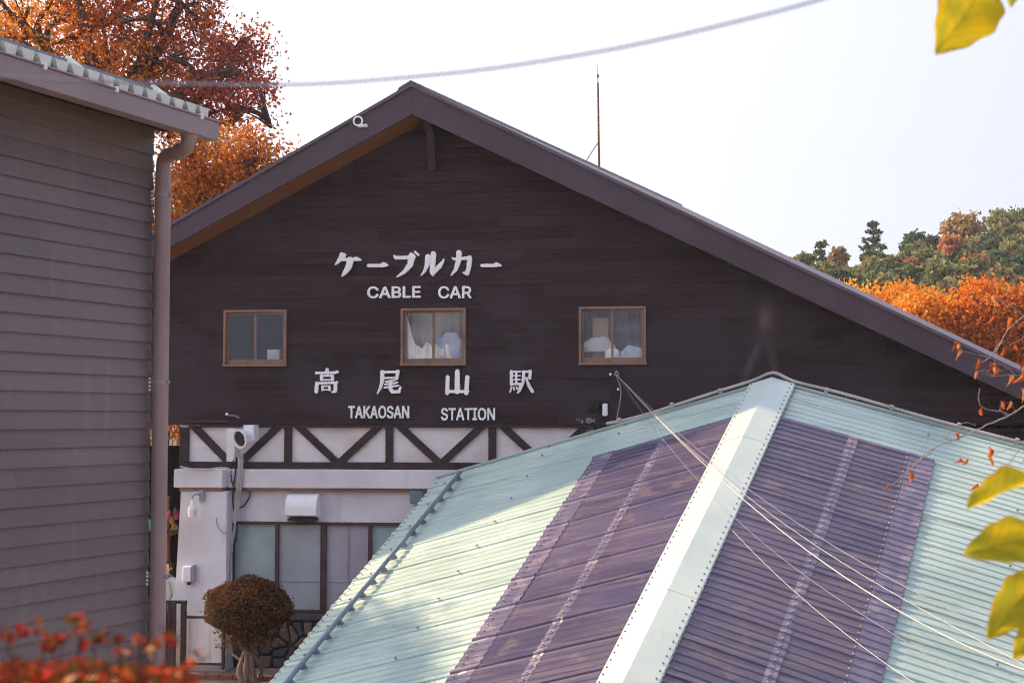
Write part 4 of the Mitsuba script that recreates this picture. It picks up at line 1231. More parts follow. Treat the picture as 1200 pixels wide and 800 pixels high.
def make_tree(name, label, cat, base, lobes, seed, leaf, group=None, trunk_r=0.25, bark='mat_bark', fork=0.45, leafmat='mat_leaf', clump=0.5, per_tip=60, twigs=True, lean=(0, 0)):
    """lobes: (centre, radius xyz, number of tips, colours). Trunk, limbs to each lobe, twigs to tips spread through the lobe, leaves in clumps round the tips."""
    r = np.random.default_rng(seed)
    k = thing(name, label, cat, group)
    base = np.array(base, float)
    cen = np.mean([l[0] for l in lobes], axis=0)
    zmin = min(l[0][2] - l[1][2] for l in lobes)
    forkp = np.array([base[0] * 0.5 + cen[0] * 0.5, base[1] * 0.5 + cen[1] * 0.5, base[2] + max((zmin - base[2]) * 1.05, (cen[2] - base[2]) * fork)])
    parts = [tube(curve([base - [0, 0, 0.3], base * 0.6 + forkp * 0.4 + r.normal(0, 0.08, 3) * [1, 1, 0], forkp], 10), np.linspace(trunk_r, trunk_r * 0.7, 10), 10)]
    LV, LF, LC, off = [], [], [], 0
    for c, rad, ntip, cols in lobes:
        c = np.array(c, float)
        rad = np.broadcast_to(np.array(rad, float), (3,))
        mid = forkp * 0.5 + c * 0.5 + r.normal(0, 0.12, 3) * rad
        parts.append(tube(curve([forkp, mid, c], 9), trunk_r * (0.55 - 0.50 * np.linspace(0, 1, 9) ** 0.6) * min(1.0, 0.35 + ntip / 45), 7))
        d = r.normal(size=(ntip, 3))
        d /= np.linalg.norm(d, axis=1, keepdims=True)
        tips = c + d * rad * (r.uniform(0.25, 1.0, (ntip, 1)) ** 0.6)
        if twigs:
            # secondary limbs gather groups of tips
            nb = max(2, ntip // 8)
            heads = c + r.normal(0, 0.45, (nb, 3)) * rad
            for h in heads:
                parts.append(tube(curve([c * 0.75 + mid * 0.25, (c + h) / 2 + r.normal(0, 0.06, 3) * rad, h], 6), np.linspace(trunk_r * 0.2, trunk_r * 0.09, 6), 5))
            near = np.argmin(((tips[:, None] - heads[None]) ** 2).sum(-1), 1)
            for t, h in zip(tips, heads[near]):
                parts.append(tube([h, (h + t) / 2 + r.normal(0, 0.05, 3) * rad, t], [trunk_r * 0.09, trunk_r * 0.05, trunk_r * 0.02], 4, cap=False))
        # leaves
        n = ntip * per_tip
        own = np.repeat(np.arange(ntip), per_tip)
        P = tips[own] + r.normal(0, clump, (n, 3)) * [1, 1, 0.7]
        V, F = leaf_quads(P, leaf, r)
        tone = lerp_cols(cols, r, ntip, 0.15)
        col = np.clip(tone[own] * (1 + r.normal(0, 0.22, (n, 1))) * (1 + r.normal(0, 0.06, (n, 3))), 0.004, 1)
        LV.append(V)
        LF.append(F + off)
        LC.append(np.repeat(col, 4, 0))
        off += len(V)
    obj('trunk', cat_(parts), bark, k, smooth=60)
    obj('crown', trimesh.Trimesh(np.vstack(LV), np.vstack(LF), process=False), leafmat, k, kind='stuff', color=np.vstack(LC))
    return k


ORANGE = [(0.76, 0.26, 0.035), (0.82, 0.38, 0.06), (0.58, 0.16, 0.03)]
YELLOW = [(0.88, 0.52, 0.07), (0.82, 0.38, 0.05), (0.76, 0.28, 0.04)]
RED = [(0.46, 0.12, 0.065), (0.33, 0.085, 0.06), (0.60, 0.20, 0.08)]
RUST = [(0.60, 0.18, 0.045), (0.44, 0.11, 0.04), (0.72, 0.28, 0.06)]
GREENISH = [(0.22, 0.20, 0.04), (0.42, 0.18, 0.04)]


def lobe(px, py, depth, rpx, ntip, cols, flat=0.85):
    rr = rpx / FPX * depth
    return (at(px, py, depth), (rr, rr * 0.9, rr * flat), ntip, cols)


D1 = 33.0
make_tree('autumn_tree', 'tall autumn tree with rust red and orange leaves behind the grey building', 'tree', at(130, 760, D1) * [1, 1, 0],
          [lobe(40, 40, D1, 85, 62, YELLOW + ORANGE), lobe(-60, 60, D1, 100, 50, ORANGE), lobe(120, 15, D1 + 1, 85, 62, RUST + ORANGE), lobe(200, 30, D1, 75, 50, RED + RUST), lobe(245, 85, D1 - 1, 48, 26, RED), lobe(285, 120, D1, 40, 15, RED), lobe(285, 55, D1, 40, 14, RED),
           lobe(150, 100, D1, 80, 70, ORANGE + RUST), lobe(60, 120, D1 + 1.5, 90, 50, ORANGE), lobe(225, 130, D1, 50, 40, RED + RUST), lobe(200, -60, D1, 80, 40, RED), lobe(80, -80, D1, 110, 50, RUST)],
          5, 0.066, trunk_r=0.42, clump=0.23, per_tip=66)
make_tree('autumn_tree', 'smaller orange and green autumn tree between the downpipe and the left roof slope', 'tree', at(250, 760, 30) * [1, 1, 0],
          [lobe(295, 190, 30, 40, 34, YELLOW + RUST), lobe(240, 200, 30.5, 50, 46, ORANGE + RUST), lobe(210, 250, 30, 50, 44, ORANGE + GREENISH), lobe(270, 240, 31, 50, 40, RUST + GREENISH), lobe(315, 225, 30, 24, 12, ORANGE), lobe(190, 330, 30, 80, 50, ORANGE), lobe(200, 460, 31, 70, 44, ORANGE + GREENISH)],
          9, 0.060, trunk_r=0.2, clump=0.23, per_tip=85)
D2 = 43.0
make_tree('autumn_tree', 'bright orange autumn tree filling the gap above the right roof edge', 'tree', at(1130, 700, D2) * [1, 1, 0] + [0, 0, 0],
          [lobe(1085, 372, D2, 42, 60, ORANGE + YELLOW), lobe(1140, 372, D2, 46, 66, ORANGE), lobe(1190, 385, D2, 50, 66, ORANGE + RUST), lobe(1110, 420, D2, 60, 60, ORANGE), lobe(1230, 370, D2, 50, 40, ORANGE), lobe(1180, 440, D2, 70, 60, RUST + ORANGE), lobe(1165, 350, D2, 22, 16, ORANGE), lobe(1060, 440, D2, 60, 36, ORANGE), lobe(1250, 470, D2, 80, 40, RUST)],
          21, 0.085, trunk_r=0.3, clump=0.27, per_tip=100)
make_tree('autumn_tree', 'yellow-orange autumn tree just above the right roof edge, left of the bright orange one', 'tree', at(1020, 700, D2 + 4) * [1, 1, 0],
          [lobe(1010, 372, D2 + 4, 38, 56, YELLOW), lobe(985, 358, D2 + 4, 24, 30, YELLOW), lobe(1050, 365, D2 + 4, 36, 50, YELLOW + ORANGE), lobe(1030, 410, D2 + 4, 60, 50, YELLOW + ORANGE), lobe(975, 420, D2 + 4, 60, 36, YELLOW)],
          23, 0.085, trunk_r=0.28, clump=0.27, per_tip=100)

shade_at = on_plane(415, 800, R0, CN_LEFT) + np.asarray(SUN) * 15.5
make_tree('autumn_tree', 'autumn tree standing beyond the left edge of the view, shading the foot of the canopy', 'tree', shade_at * [1, 1, 0],
          [(shade_at + np.array(o_), (1.0, 1.0, 0.9), 26, ORANGE + RUST) for o_ in ((0, 0, 0), (0.9, 0.5, -0.5), (-0.8, 0.3, 0.3), (0.2, -0.7, -0.9), (-0.6, -0.6, -1.4), (0.4, 0.5, -1.7))], 61, 0.10, trunk_r=0.2, clump=0.28, per_tip=60)

# trees on the far hillside, one by one
PINE = [tuple(1.7 * c_ for c_ in q_) for q_ in [(0.060, 0.085, 0.045), (0.080, 0.105, 0.055), (0.050, 0.072, 0.042)]]
OAK = [tuple(1.8 * c_ for c_ in q_) for q_ in [(0.125, 0.135, 0.055), (0.09, 0.11, 0.045), (0.16, 0.15, 0.065)]]
OLIVE = [tuple(1.7 * c_ for c_ in q_) for q_ in [(0.18, 0.16, 0.07), (0.14, 0.14, 0.06), (0.22, 0.16, 0.08)]]
COPPER = [tuple(1.25 * c_ for c_ in q_) for q_ in [(0.42, 0.17, 0.08), (0.34, 0.13, 0.07), (0.48, 0.22, 0.10)]]
TAN = [tuple(1.35 * c_ for c_ in q_) for q_ in [(0.34, 0.22, 0.09), (0.26, 0.19, 0.08)]]


def ground_at(p):
    return float(terrain(np.array([p[0]]), np.array([p[1]]))[0])


def hill_tree(px, ptop, depth, rpx, cols, seed, label, group=None, conifer=False, density=1.0, name='hillside_tree'):
    r = np.random.default_rng(seed)
    topp = at(px, ptop, depth)
    gz = ground_at(topp)
    base = np.array([topp[0], topp[1], gz])
    Ht = max(topp[2] - gz, 2.0)
    R = rpx / FPX * depth
    if conifer:
        k = thing('conifer_tree', label, 'tree', group)
        obj('trunk', tube([base - [0, 0, 0.5], base + [0, 0, Ht * 0.6], base + [0, 0, Ht]], [0.22, 0.12, 0.03], 6), 'mat_bark', k, smooth=60)
        P = []
        nl = 11
        for j in range(nl):
            f = (j + 0.4) / nl
            z = gz + Ht * (1 - f * 0.85)
            L = R * (0.10 + 1.05 * f ** 0.9)
            for _ in range(6):
                a = r.uniform(0, 2 * np.pi)
                ll = L * r.uniform(0.55, 1.15)
                t = r.uniform(0.15, 1, (int(24 * density), 1)) ** 0.7
                e = np.array([math.cos(a), math.sin(a), 0])
                P.append(np.array([base[0], base[1], z]) + e * ll * t + np.array([0, 0, -0.22]) * ll * t + r.normal(0, 0.10, (len(t), 3)))
        P = np.vstack(P)
        V, F = leaf_quads(P, 0.20, r, 1.8)
        col = lerp_cols(cols, r, len(P), 0.22)
        obj('crown', trimesh.Trimesh(V, F, process=False), 'mat_leaf_dense', k, kind='stuff', color=np.repeat(col, 4, 0))
        return
    lobes = []
    for j in range(7):
        a = r.uniform(0, 2 * np.pi)
        f = r.uniform(0.1, 0.62)
        zc = r.uniform(0.25, 0.78)
        lobes.append((np.array([topp[0] + math.cos(a) * R * f, topp[1] + math.sin(a) * R * f, topp[2] - R * 2.0 * (1 - zc)]), (R * 0.55, R * 0.55, R * 0.46), int(13 * density), cols))
    lobes.append((np.array([topp[0], topp[1], topp[2] - R * 0.5]), (R * 0.5, R * 0.5, R * 0.42), int(14 * density), cols))
    make_tree(name, label, 'tree', base, lobes, seed, 0.30, group, trunk_r=0.2, clump=R * 0.13, per_tip=20, leafmat='mat_leaf_dense', twigs=density < 0.8, fork=0.4)


hill_tree(1023, 259, 112, 40, PINE, 301, 'tall dark conifer standing highest at the left end of the hill skyline', conifer=True)
hill_tree(962, 283, 108, 28, PINE, 302, 'slim conifer on the hill skyline, leftmost of the conifers', conifer=True)
hill_tree(938, 297, 108, 18, OAK, 303, 'small rounded green tree at the left end of the hill skyline')
hill_tree(984, 288, 106, 18, TAN, 304, 'thin half-bare tree on the skyline between the two conifers', density=0.35)
hill_tree(1075, 268, 116, 27, PINE, 305, 'dark flat-topped pine on the skyline left of the tan tree')
hill_tree(1124, 250, 122, 30, TAN, 306, 'tan yellow round-crowned tree on the hill skyline')
hill_tree(1178, 242, 124, 32, OAK, 307, 'tall green tree on the hill skyline near the right edge')
hill_tree(1210, 238, 124, 30, PINE, 308, 'dark green tree on the hill skyline cut by the right edge')
hill_tree(1118, 277, 104, 17, COPPER, 309, 'copper red tree high on the hillside below the tan tree')
hill_tree(1146, 297, 98, 17, COPPER, 310, 'copper orange tree in the middle of the hillside')
hill_tree(1063, 305, 98, 18, COPPER, 311, 'pinkish copper tree low on the hillside, left of the grey-green trees')
hill_tree(1033, 314, 98, 18, COPPER + TAN, 312, 'dull copper tree low on the hillside under the tall conifer')
rh = np.random.default_rng(77)
cells_ = []
for row, (py, dep) in enumerate(((262, 118), (276, 110), (291, 103), (306, 97), (322, 91))):
    for px in np.arange(932, 1262, 25):
        pxj, pyj = px + rh.uniform(-8, 8) + (row % 2) * 12, py + rh.uniform(-6, 6)
        sky = np.interp(pxj, [930, 960, 1000, 1040, 1080, 1120, 1160, 1200, 1260], [305, 304, 296, 280, 272, 262, 258, 248, 244])
        if pyj < sky + 4:
            continue
        cells_.append((pxj, pyj, dep))
for i, (px, py, dep) in enumerate(cells_):
    kind = i % 3
    cols, lab, grp = ((OAK, 'mid green broadleaf tree crowded among others on the far hillside', 'mid green trees on the hillside'), (OLIVE, 'olive brown broadleaf tree crowded among others on the far hillside', 'olive brown trees on the hillside'),
                      (PINE + OAK[:1], 'dark green tree crowded among others on the far hillside', 'dark green trees on the hillside'))[kind if rh.random() < 0.75 else int(rh.integers(3))]
    hill_tree(px, py, dep + rh.uniform(-3, 3), rh.uniform(19, 29), cols, 400 + i, lab, grp)

# clipped shrub before the plinth
def clipped_shrub():
    k = thing('clipped_shrub', 'round clipped red-brown shrub on a twisted trunk before the stone plinth', 'shrub')
    r = np.random.default_rng(15)
    dep = 23.0
    c = at(292, 714, dep)
    R = np.array([51, 43, 37]) / FPX * dep
    base = at(297, 800, dep)
    base[2] = 0.0
    parts = []
    for j in range(5):
        a = 2 * np.pi * j / 5 + 0.4
        e = c + np.array([math.cos(a) * R[0] * 0.5, math.sin(a) * R[1] * 0.5, -R[2] * 0.35])
        st_ = base + np.array([math.cos(a) * 0.10, math.sin(a) * 0.06, -0.1])
        parts.append(tube(curve([st_, base * 0.72 + c * 0.28 + r.normal(0, 0.05, 3) + [math.cos(a) * 0.07, 0, 0], base * 0.4 + c * 0.6 + r.normal(0, 0.05, 3) + [math.cos(a) * 0.10, 0, -0.1], e], 12), np.linspace(0.055, 0.022, 12) * (1 + 0.22 * np.sin(np.arange(12) * 1.9 + j)), 8))
        for _ in range(5):
            t = c + r.normal(0, 0.3, 3) * R
            parts.append(tube(curve([e, (e + t) / 2 + r.normal(0, 0.04, 3), t], 6), np.linspace(0.02, 0.006, 6), 5))
    obj('trunk', cat_(parts), 'mat_pale_bark', k, smooth=60)
    n = 17000
    d = r.normal(size=(n, 3))
    d /= np.linalg.norm(d, axis=1, keepdims=True)
    bump = 1 + 0.36 * (meshkit.fbm(d * 2.2, 4, 4) - 0.5)
    rad = r.uniform(0.80, 1.02, n) * bump
    low = d[:, 2] < -0.35
    P = d * rad[:, None]
    P[low, 2] = P[low, 2] * 0.75
    P = c + P * R
    hang = r.random(n) < 0.07                      # ragged growth under the dome and stray shoots on it
    P[hang] = c + np.column_stack([np.clip(r.normal(0, 0.30, hang.sum()), -0.7, 0.7) * R[0], r.normal(0, 0.3, hang.sum()) * R[1], -R[2] * r.uniform(0.6, 1.15, hang.sum())])
    stray = r.random(n) < 0.012
    P[stray] = c + d[stray] * R * r.uniform(1.02, 1.10, (stray.sum(), 1))
    V, F = leaf_quads(P, 0.028, r, 1.5)
    top_ = np.clip(d[:, 2] * 0.5 + 0.5 + r.normal(0, 0.15, n), 0, 1)[:, None]
    patch = meshkit.fbm(d * 3.2 + 7, 3, 9)[:, None]
    red, grn, bwn = np.array([0.17, 0.066, 0.036]), np.array([0.12, 0.105, 0.04]), np.array([0.26, 0.13, 0.055])
    w = np.clip((patch - 0.42) * 4 + (0.6 - top_) * 0.9, 0, 1)
    col = (red * (1 - w) + grn * w) * (1 - 0.35 * (r.random((n, 1)) < 0.3)) + bwn * 0.25 * r.random((n, 1))
    col *= 1 + r.normal(0, 0.2, (n, 1))
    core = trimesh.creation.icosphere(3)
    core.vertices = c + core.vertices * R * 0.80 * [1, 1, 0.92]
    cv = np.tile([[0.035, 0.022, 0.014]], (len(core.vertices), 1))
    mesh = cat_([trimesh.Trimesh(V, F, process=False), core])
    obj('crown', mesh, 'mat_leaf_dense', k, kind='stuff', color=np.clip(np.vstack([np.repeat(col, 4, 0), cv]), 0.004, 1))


clipped_shrub()


# leaves with shape, for the near branches
def big_leaf(length, width, r, curl=0.3, fold=0.25, droop=0.4, wave=0.06, n_t=15, n_s=9):
    """An ovate leaf along +x from the origin, its face to +z."""
    ts = np.linspace(0, 1, n_t)
    ss = np.linspace(-1, 1, n_s)
    V, C = [], []
    ph = r.uniform(0, 6)
    for t in ts:
        half = width / 2 * (math.sin(math.pi * min(t, 1) ** 0.72) ** 0.85 if 0 < t < 1 else 0.0)
        half *= 1 + 0.05 * math.sin(t * 23 + ph)
        for s in ss:
            y = s * half
            z = fold * abs(y) - droop * length * t * t * 0.5 + wave * length * 0.3 * math.sin(t * 9 + s * 2 + ph) * abs(s) + curl * y * y / width
            V.append((t * length, y, z))
            C.append((t, s))
    n, m = len(ts), len(ss)
    i = np.arange(n * m).reshape(n, m)
    F = np.stack([i[:-1, :-1], i[1:, :-1], i[1:, 1:], i[:-1, 1:]], -1).reshape(-1, 4)
    return np.array(V), F, np.array(C)


def orient(V, o, d, up):
    d = d / np.linalg.norm(d)
    s = np.cross(up, d)
    s /= np.linalg.norm(s)
    n = np.cross(d, s)
    return o + V[:, :1] * d + V[:, 1:2] * s + V[:, 2:] * n


yb = thing('leafy_branch', 'branch with large yellow autumn leaves hanging in from the right edge', 'branch')
ry = np.random.default_rng(6)
DL = 2.6


def yellow_leaf(base, tip, face, wid, tint, seed, curl=0.2, fold=0.2, droop=0.25):
    r = np.random.default_rng(seed)
    d = tip - base
    L = np.linalg.norm(d)
    V, F, C = big_leaf(L, wid, r, curl=curl, fold=fold, droop=droop, wave=0.12, n_t=60, n_s=31)
    P = orient(V, base, d, np.array(face, float))
    t, s = C[:, 0], C[:, 1]
    nz = meshkit.fbm(np.stack([t * 4 + seed, s * 2, t * 0], -1), 3, seed)
    yel, grn, org = np.array([0.78, 0.56, 0.02]), np.array([0.42, 0.40, 0.03]), np.array([0.70, 0.30, 0.03])
    w = np.clip((nz - 0.35) * 2.4 + tint, 0, 1)[:, None]
    col = yel * (1 - w) + grn * w
    vein = np.clip(np.exp(-(np.abs(s) / 0.10) ** 2) * 0.6 + 0.3 * np.exp(-(((t * 7 + np.abs(s) * 2.2) % 1 - 0.5) / 0.13) ** 2), 0, 1)[:, None]
    col = col * (1 - vein) + grn * 0.8 * vein
    edge = np.clip((np.abs(s) - 0.82) * 5, 0, 1)[:, None] * np.clip(meshkit.noise(np.stack([t * 9, s * 3, t * 0 + seed], -1), 3) * 1.6 - 0.5, 0, 1)[:, None]
    col = col * (1 - edge) + org * edge
    obj('leaf', (P, F), 'mat_petal', yb, smooth=True, color=np.clip(col, 0.01, 1))


yellow_leaf(at(1158, -22, DL), at(1101, 62, DL), (0.1, -1, 0.1), 0.118, 0.22, 1, fold=0.1)
yellow_leaf(at(1216, 562, DL), at(1132, 590, DL - 0.02), (-0.05, -0.28, 0.96), 0.085, 0.1, 2, fold=0.45, droop=0.1)
yellow_leaf(at(1222, 626, DL), at(1126, 652, DL - 0.02), (-0.1, -1, 0.5), 0.086, 0.45, 3, fold=0.15, droop=-0.2)
yellow_leaf(at(1222, 672, DL + 0.04), at(1160, 745, DL), (-0.2, -1, 0.2), 0.085, 0.5, 4, fold=0.2)
yellow_leaf(at(1222, 730, DL), at(1188, 772, DL), (-0.2, -1, 0.3), 0.05, 0.0, 5)
yellow_leaf(at(1186, -22, DL), at(1186, 8, DL), (0, -1, 0), 0.03, 0.6, 7)
stem = [at(1260, -80, DL), at(1222, -20, DL), at(1240, 200, DL + 0.05), at(1232, 420, DL + 0.02), at(1226, 560, DL), at(1228, 640, DL), at(1224, 735, DL), at(1240, 900, DL)]
obj('stem', tube(curve(stem, 40), np.linspace(0.006, 0.004, 40), 8), 'mat_twig', yb, smooth=60)
for a, b_ in (((1222, -20), (1158, -22)), ((1222, -20), (1186, -22)), ((1226, 556), (1216, 562)), ((1228, 630), (1222, 626)), ((1226, 660), (1222, 672)), ((1225, 728), (1222, 730))):
    obj('stalk', tube([at(*a, DL), at(*b_, DL)], 0.0018, 6), 'mat_twig', yb, smooth=60)

# twigs with dry orange leaves at the right
tb = thing('dry_twig_branch', 'pale bare twigs with curled orange leaves over the canopy at the right edge', 'branch')
DT = 8.0
rt = np.random.default_rng(12)
paths = [([(1330, 380), (1262, 430), (1200, 476), (1182, 487), (1150, 501), (1120, 515), (1095, 524), (1075, 541), (1058, 557), (1042, 569)], 0.011, 0.003),
         ([(1182, 487), (1166, 481), (1150, 476), (1147, 466), (1148, 455)], 0.006, 0.003), ([(1120, 515), (1108, 512), (1118, 500), (1130, 495), (1145, 500)], 0.005, 0.002), ([(1095, 524), (1083, 536), (1064, 545), (1050, 549)], 0.005, 0.002),
         ([(1310, 330), (1250, 345), (1200, 371), (1183, 385), (1172, 402), (1158, 420), (1148, 426)], 0.010, 0.003), ([(1172, 402), (1168, 412), (1166, 425), (1176, 434)], 0.005, 0.002), ([(1158, 420), (1140, 414), (1122, 410)], 0.004, 0.002),
         ([(1262, 430), (1220, 442), (1190, 439), (1162, 440), (1150, 437)], 0.007, 0.002), ([(1190, 439), (1178, 430), (1160, 424)], 0.004, 0.002), ([(1162, 440), (1152, 434), (1145, 437)], 0.003, 0.002), ([(1262, 430), (1240, 480), (1205, 517), (1190, 532), (1178, 548), (1175, 562)], 0.008, 0.002),
         ([(1205, 517), (1188, 522), (1172, 530), (1158, 527)], 0.004, 0.002), ([(1190, 532), (1170, 552), (1155, 545)], 0.003, 0.0015), ([(1182, 487), (1172, 476), (1176, 472)], 0.004, 0.002), ([(1200, 371), (1185, 360), (1170, 352), (1163, 345)], 0.006, 0.002), ([(1170, 352), (1165, 362), (1164, 372)], 0.003, 0.0015),
         ([(1200, 395), (1188, 402), (1176, 408)], 0.004, 0.002), ([(1250, 345), (1200, 338), (1180, 332), (1168, 330)], 0.006, 0.002), ([(1240, 480), (1210, 452), (1196, 440)], 0.005, 0.002), ([(1250, 410), (1215, 400), (1200, 395)], 0.006, 0.003), ([(1075, 541), (1068, 548), (1066, 553)], 0.003, 0.0015), ([(1058, 557), (1055, 565), (1050, 570)], 0.003, 0.0015), ([(1190, 485), (1186, 476), (1172, 470)], 0.003, 0.002)]
for path, r0, r1 in paths:
    dz = rt.uniform(-0.03, 0.03)
    pts_ = curve([at(x, y, DT + dz * (i > 0)) for i, (x, y) in enumerate(path)], 6 * len(path))
    pts_ = pts_ + rt.normal(0, 0.0022, pts_.shape)
    obj('twig', tube(pts_, np.linspace(r0, r1, len(pts_)) * 0.62, 6), 'mat_twig', tb, smooth=60)
spots = [(1041, 566), (1066, 552), (1123, 508), (1125, 536), (1135, 537), (1159, 523), (1162, 530), (1146, 565), (1175, 561), (1119, 400), (1124, 402), (1122, 408), (1146, 420), (1145, 434), (1165, 424), (1168, 430), (1183, 440), (1174, 470), (1184, 470), (1164, 345), (1176, 355), (1165, 370), (1199, 420), (1199, 435), (1197, 455), (1200, 505), (1168, 330), (1182, 333), (1176, 408), (1190, 402), (1161, 426), (1150, 477), (1187, 372), (1195, 350)]
for i, (px, py) in enumerate(spots):
    r = np.random.default_rng(900 + i)
    L = r.uniform(0.045, 0.075)
    V, F, C = big_leaf(L, L * r.uniform(0.30, 0.46), r, curl=r.uniform(1, 5), fold=r.uniform(0.1, 0.5), droop=r.uniform(0.3, 1.6), wave=0.3)
    d = np.array([r.normal(0, 0.35), r.normal(0, 0.4), -1.0])
    P = orient(V, at(px, py, DT + r.uniform(-0.03, 0.03)), d, np.array([r.normal(0, 0.6), -1, 0.2]))
    base = np.array([(0.62, 0.16, 0.04), (0.50, 0.11, 0.035), (0.66, 0.26, 0.09), (0.40, 0.09, 0.05)][int(r.integers(4))])
    col = base * (0.75 + 0.5 * meshkit.noise(np.stack([C[:, 0] * 5, C[:, 1] * 2, C[:, 0] * 0 + i], -1), 2)[:, None])
    obj('leaf', (P, F), 'mat_petal', tb, smooth=True, color=np.clip(col, 0.01, 1))

# near hedge, far out of focus
def near_hedge():
    k = thing('hedge', 'red and orange autumn hedge out of focus in the lower left foreground', 'hedge')
    r = np.random.default_rng(44)
    d0 = 1.75
    prof_x = [-120, -20, 20, 60, 100, 150, 185, 215, 235, 262, 300]
    prof_y = [790, 786, 780, 784, 780, 786, 790, 788, 808, 834, 870]
    LV, LC = [], []
    parts = []
    shoots = []
    n = 3600
    px = r.uniform(-140, 275, n)
    topy = np.interp(px, prof_x, prof_y)
    py = topy + np.abs(r.normal(0, 36, n)) * r.uniform(0, 1.6, n) + r.normal(0, 4, n)
    dep = d0 + r.normal(0, 0.10, n)
    P = np.array([at(a, b_, c) for a, b_, c in zip(px, py, dep)])
    for sx, sy in ((43, 736), (52, 752), (88, 730), (97, 733), (62, 757), (150, 762), (197, 745), (199, 752), (124, 742), (136, 750), (22, 742), (165, 755), (108, 748), (8, 745), (75, 748), (180, 760), (228, 770)):
        q_ = at(sx, sy, d0 + r.uniform(-0.08, 0.08))
        b0 = at(sx + r.uniform(-8, 8), sy + 70, d0)
        parts.append(tube(curve([b0, (b0 + q_) / 2 + r.normal(0, 0.003, 3), q_], 8), np.linspace(0.0022, 0.001, 8), 5))
        P = np.vstack([P, q_ + r.normal(0, 0.005, (6, 3)) * [1, 1, 1.2]])
    for _ in range(70):
        x_ = r.uniform(-130, 250)
        yy = np.interp(x_, prof_x, prof_y) + r.uniform(5, 20)
        q_ = at(x_, yy, d0 + r.normal(0, 0.08))
        b0 = q_ + np.array([r.normal(0, 0.03), r.normal(0, 0.03), -0.35])
        parts.append(tube(curve([b0, (b0 + q_) / 2 + r.normal(0, 0.008, 3), q_], 8), np.linspace(0.004, 0.0015, 8), 5))
    # lower body of the hedge down to the ground
    n2 = 3000
    a = r.uniform(-150, 265, n2)
    low = np.array([at(a_, 830, d0) for a_ in a])
    low[:, 1] += r.normal(0, 0.16, n2)
    low[:, 2] = r.uniform(2.55, 3.72, n2)
    P = np.vstack([P, low])
    V, F = leaf_quads(P, 0.0098, r, 1.7)
    cols = np.array([(0.36, 0.04, 0.028), (0.46, 0.13, 0.03), (0.20, 0.035, 0.025), (0.11, 0.10, 0.03), (0.60, 0.36, 0.22), (0.12, 0.05, 0.03), (0.42, 0.07, 0.03)])
    pick = r.choice(len(cols), len(P), p=[0.16, 0.13, 0.22, 0.12, 0.04, 0.23, 0.10])
    pick[-n2:] = r.choice([2, 3, 5], n2)
    col = cols[pick] * (1 + r.normal(0, 0.2, (len(P), 1)))
    for xg in np.linspace(-140, 255, 22):
        b0 = at(xg, 830, d0)
        parts.append(tube([[b0[0], b0[1], 2.4], [b0[0] + r.normal(0, 0.02), b0[1], b0[2]]], [0.010, 0.004], 6))
    obj('stem', cat_(parts), 'mat_bark', k, smooth=60)
    obj('foliage', trimesh.Trimesh(V, F, process=False), 'mat_leaf', k, kind='stuff', color=np.clip(np.repeat(col, 4, 0), 0.01, 1))


near_hedge()

# ------------------------------------------------------------------ wires
DC = 2.3
oc = [(-260, 62, 1.9), (-120, 80, 1.9), (0, 90, 1.9), (120, 96, 1.9), (240, 99, 1.9), (330, 99.5, 1.9), (400, 97, 1.9), (480, 90.5, 1.9), (560, 82.5, 1.9), (640, 71, 1.9), (740, 53.5, 1.9), (840, 31, 1.9), (950, 3, 1.9), (1060, -32, 1.9), (1250, -110, 1.9)]
cc = curve([at(*q_) for q_ in oc], 160)
obj('overhead_cable', tube(cc, 0.0019, 10), 'mat_cable_grey', smooth=60, label='blurred grey overhead cable sagging across the sky in front', cat='cable')


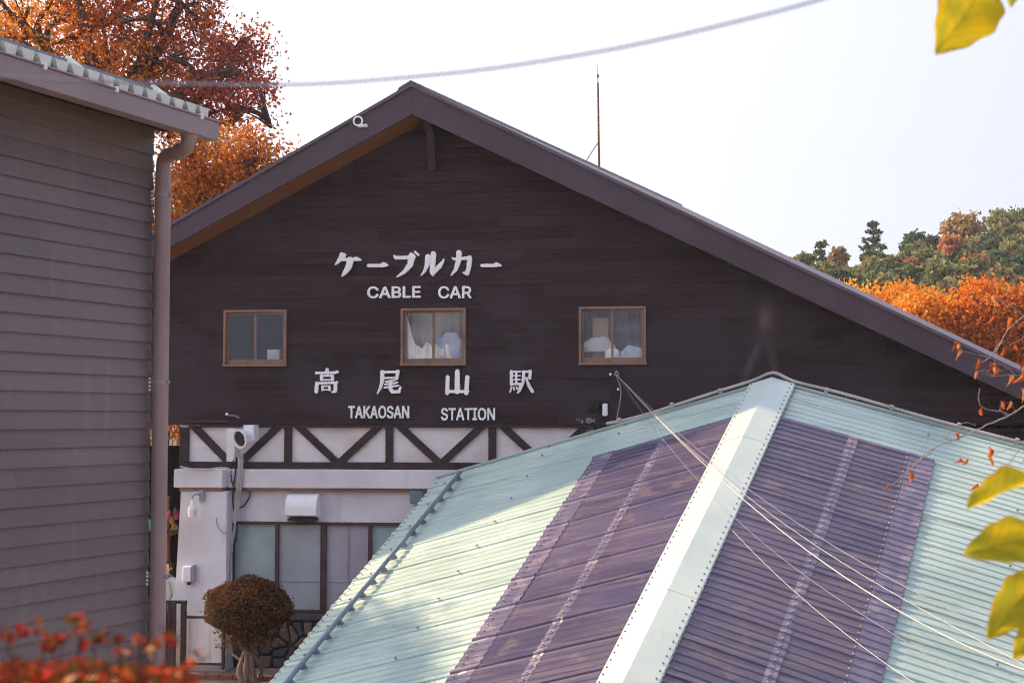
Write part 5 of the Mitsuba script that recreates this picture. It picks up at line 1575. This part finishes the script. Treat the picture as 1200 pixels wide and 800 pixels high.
def service_wire(pts, r, m, label, start=None):
    """A sagging wire from the wall towards the lower right: straight in plan, its fall a smooth cubic."""
    start = ANCHOR if start is None else start
    q0 = np.array(start) - EYE
    c, s_ = math.cos(PITCH), math.sin(PITCH)
    x0 = 600 + FPX * q0[0] / (q0[1] * c + q0[2] * s_)
    y0 = 400 - FPX * (-q0[1] * s_ + q0[2] * c) / (q0[1] * c + q0[2] * s_)
    xs, ys = np.array([x0] + [p[0] for p in pts]), np.array([y0] + [p[1] for p in pts])
    w = np.ones(len(xs))
    w[0] = 8
    co = np.polyfit(xs - x0, ys, 3, w=w)
    xx = np.linspace(x0, xs[-1], 60)
    yy = np.polyval(co, xx - x0)
    k0 = 1 / q0[1]
    p3 = [at(x, y, 1 / (k0 + 1.31e-4 * (x - x0))) for x, y in zip(xx, yy)]
    p3[0] = np.array(start)
    obj('service_wire', tube(p3, r, 6), m, smooth=60, label=label, cat='wire')


service_wire([(780, 500), (830, 548), (875, 588), (950, 648), (1027, 698), (1100, 743), (1200, 783), (1290, 812)], 0.0058, 'mat_cable_pale', 'brightest service wire, crossing the ridge cap to the right corner')
service_wire([(763, 478), (800, 513), (880, 575), (960, 628), (1057, 684), (1170, 744), (1300, 805)], 0.0036, 'mat_cable_grey', 'grey service wire just above the brightest one')
service_wire([(775, 518), (815, 574), (863, 625), (933, 696), (1033, 772), (1110, 825)], 0.0034, 'mat_cable_pale', 'lowest thin pale service wire, crossing the left purple sheets', SF.p(uw(748, 484, 0.1), -0.10, zw(484, 748, 0.1)))
service_wire([(760, 482), (820, 574), (868, 612), (940, 668), (1027, 730), (1120, 790), (1180, 828)], 0.003, 'mat_cable_grey', 'thin dark service wire between the bright and the lowest wire')
service_wire([(768, 487), (795, 514), (900, 598), (960, 642), (1060, 702), (1150, 752), (1240, 800)], 0.003, 'mat_cable_pale', 'faint pale service wire beside the grey one')

# ------------------------------------------------------------------ the air
scene['haze_air'] = {'type': 'homogeneous', 'albedo': {'type': 'rgb', 'value': [0.95, 0.95, 0.95]}, 'sigma_t': {'type': 'rgb', 'value': [0.00042, 0.00047, 0.00056]}}
ztop = max(float(meshkit.WRITTEN[d_['filename']][0][:, 2].max()) for d_ in scene.values() if d_.get('type') == 'ply') + 1.5
zlow = float(GZ.min()) - 1.0
scene['haze'] = {'type': 'cube', 'bsdf': {'type': 'null'}, 'interior': {'type': 'ref', 'id': 'haze_air'},
                 'to_world': mi.ScalarTransform4f().translate([10, 50, (ztop + zlow) / 2]).scale([265, 265, (ztop - zlow) / 2])}
labels['haze'] = {'label': 'thin pale autumn haze between the near roofs and the far hillside', 'category': 'haze', 'kind': 'stuff'}
scene['camera']['medium'] = {'type': 'ref', 'id': 'haze_air'}
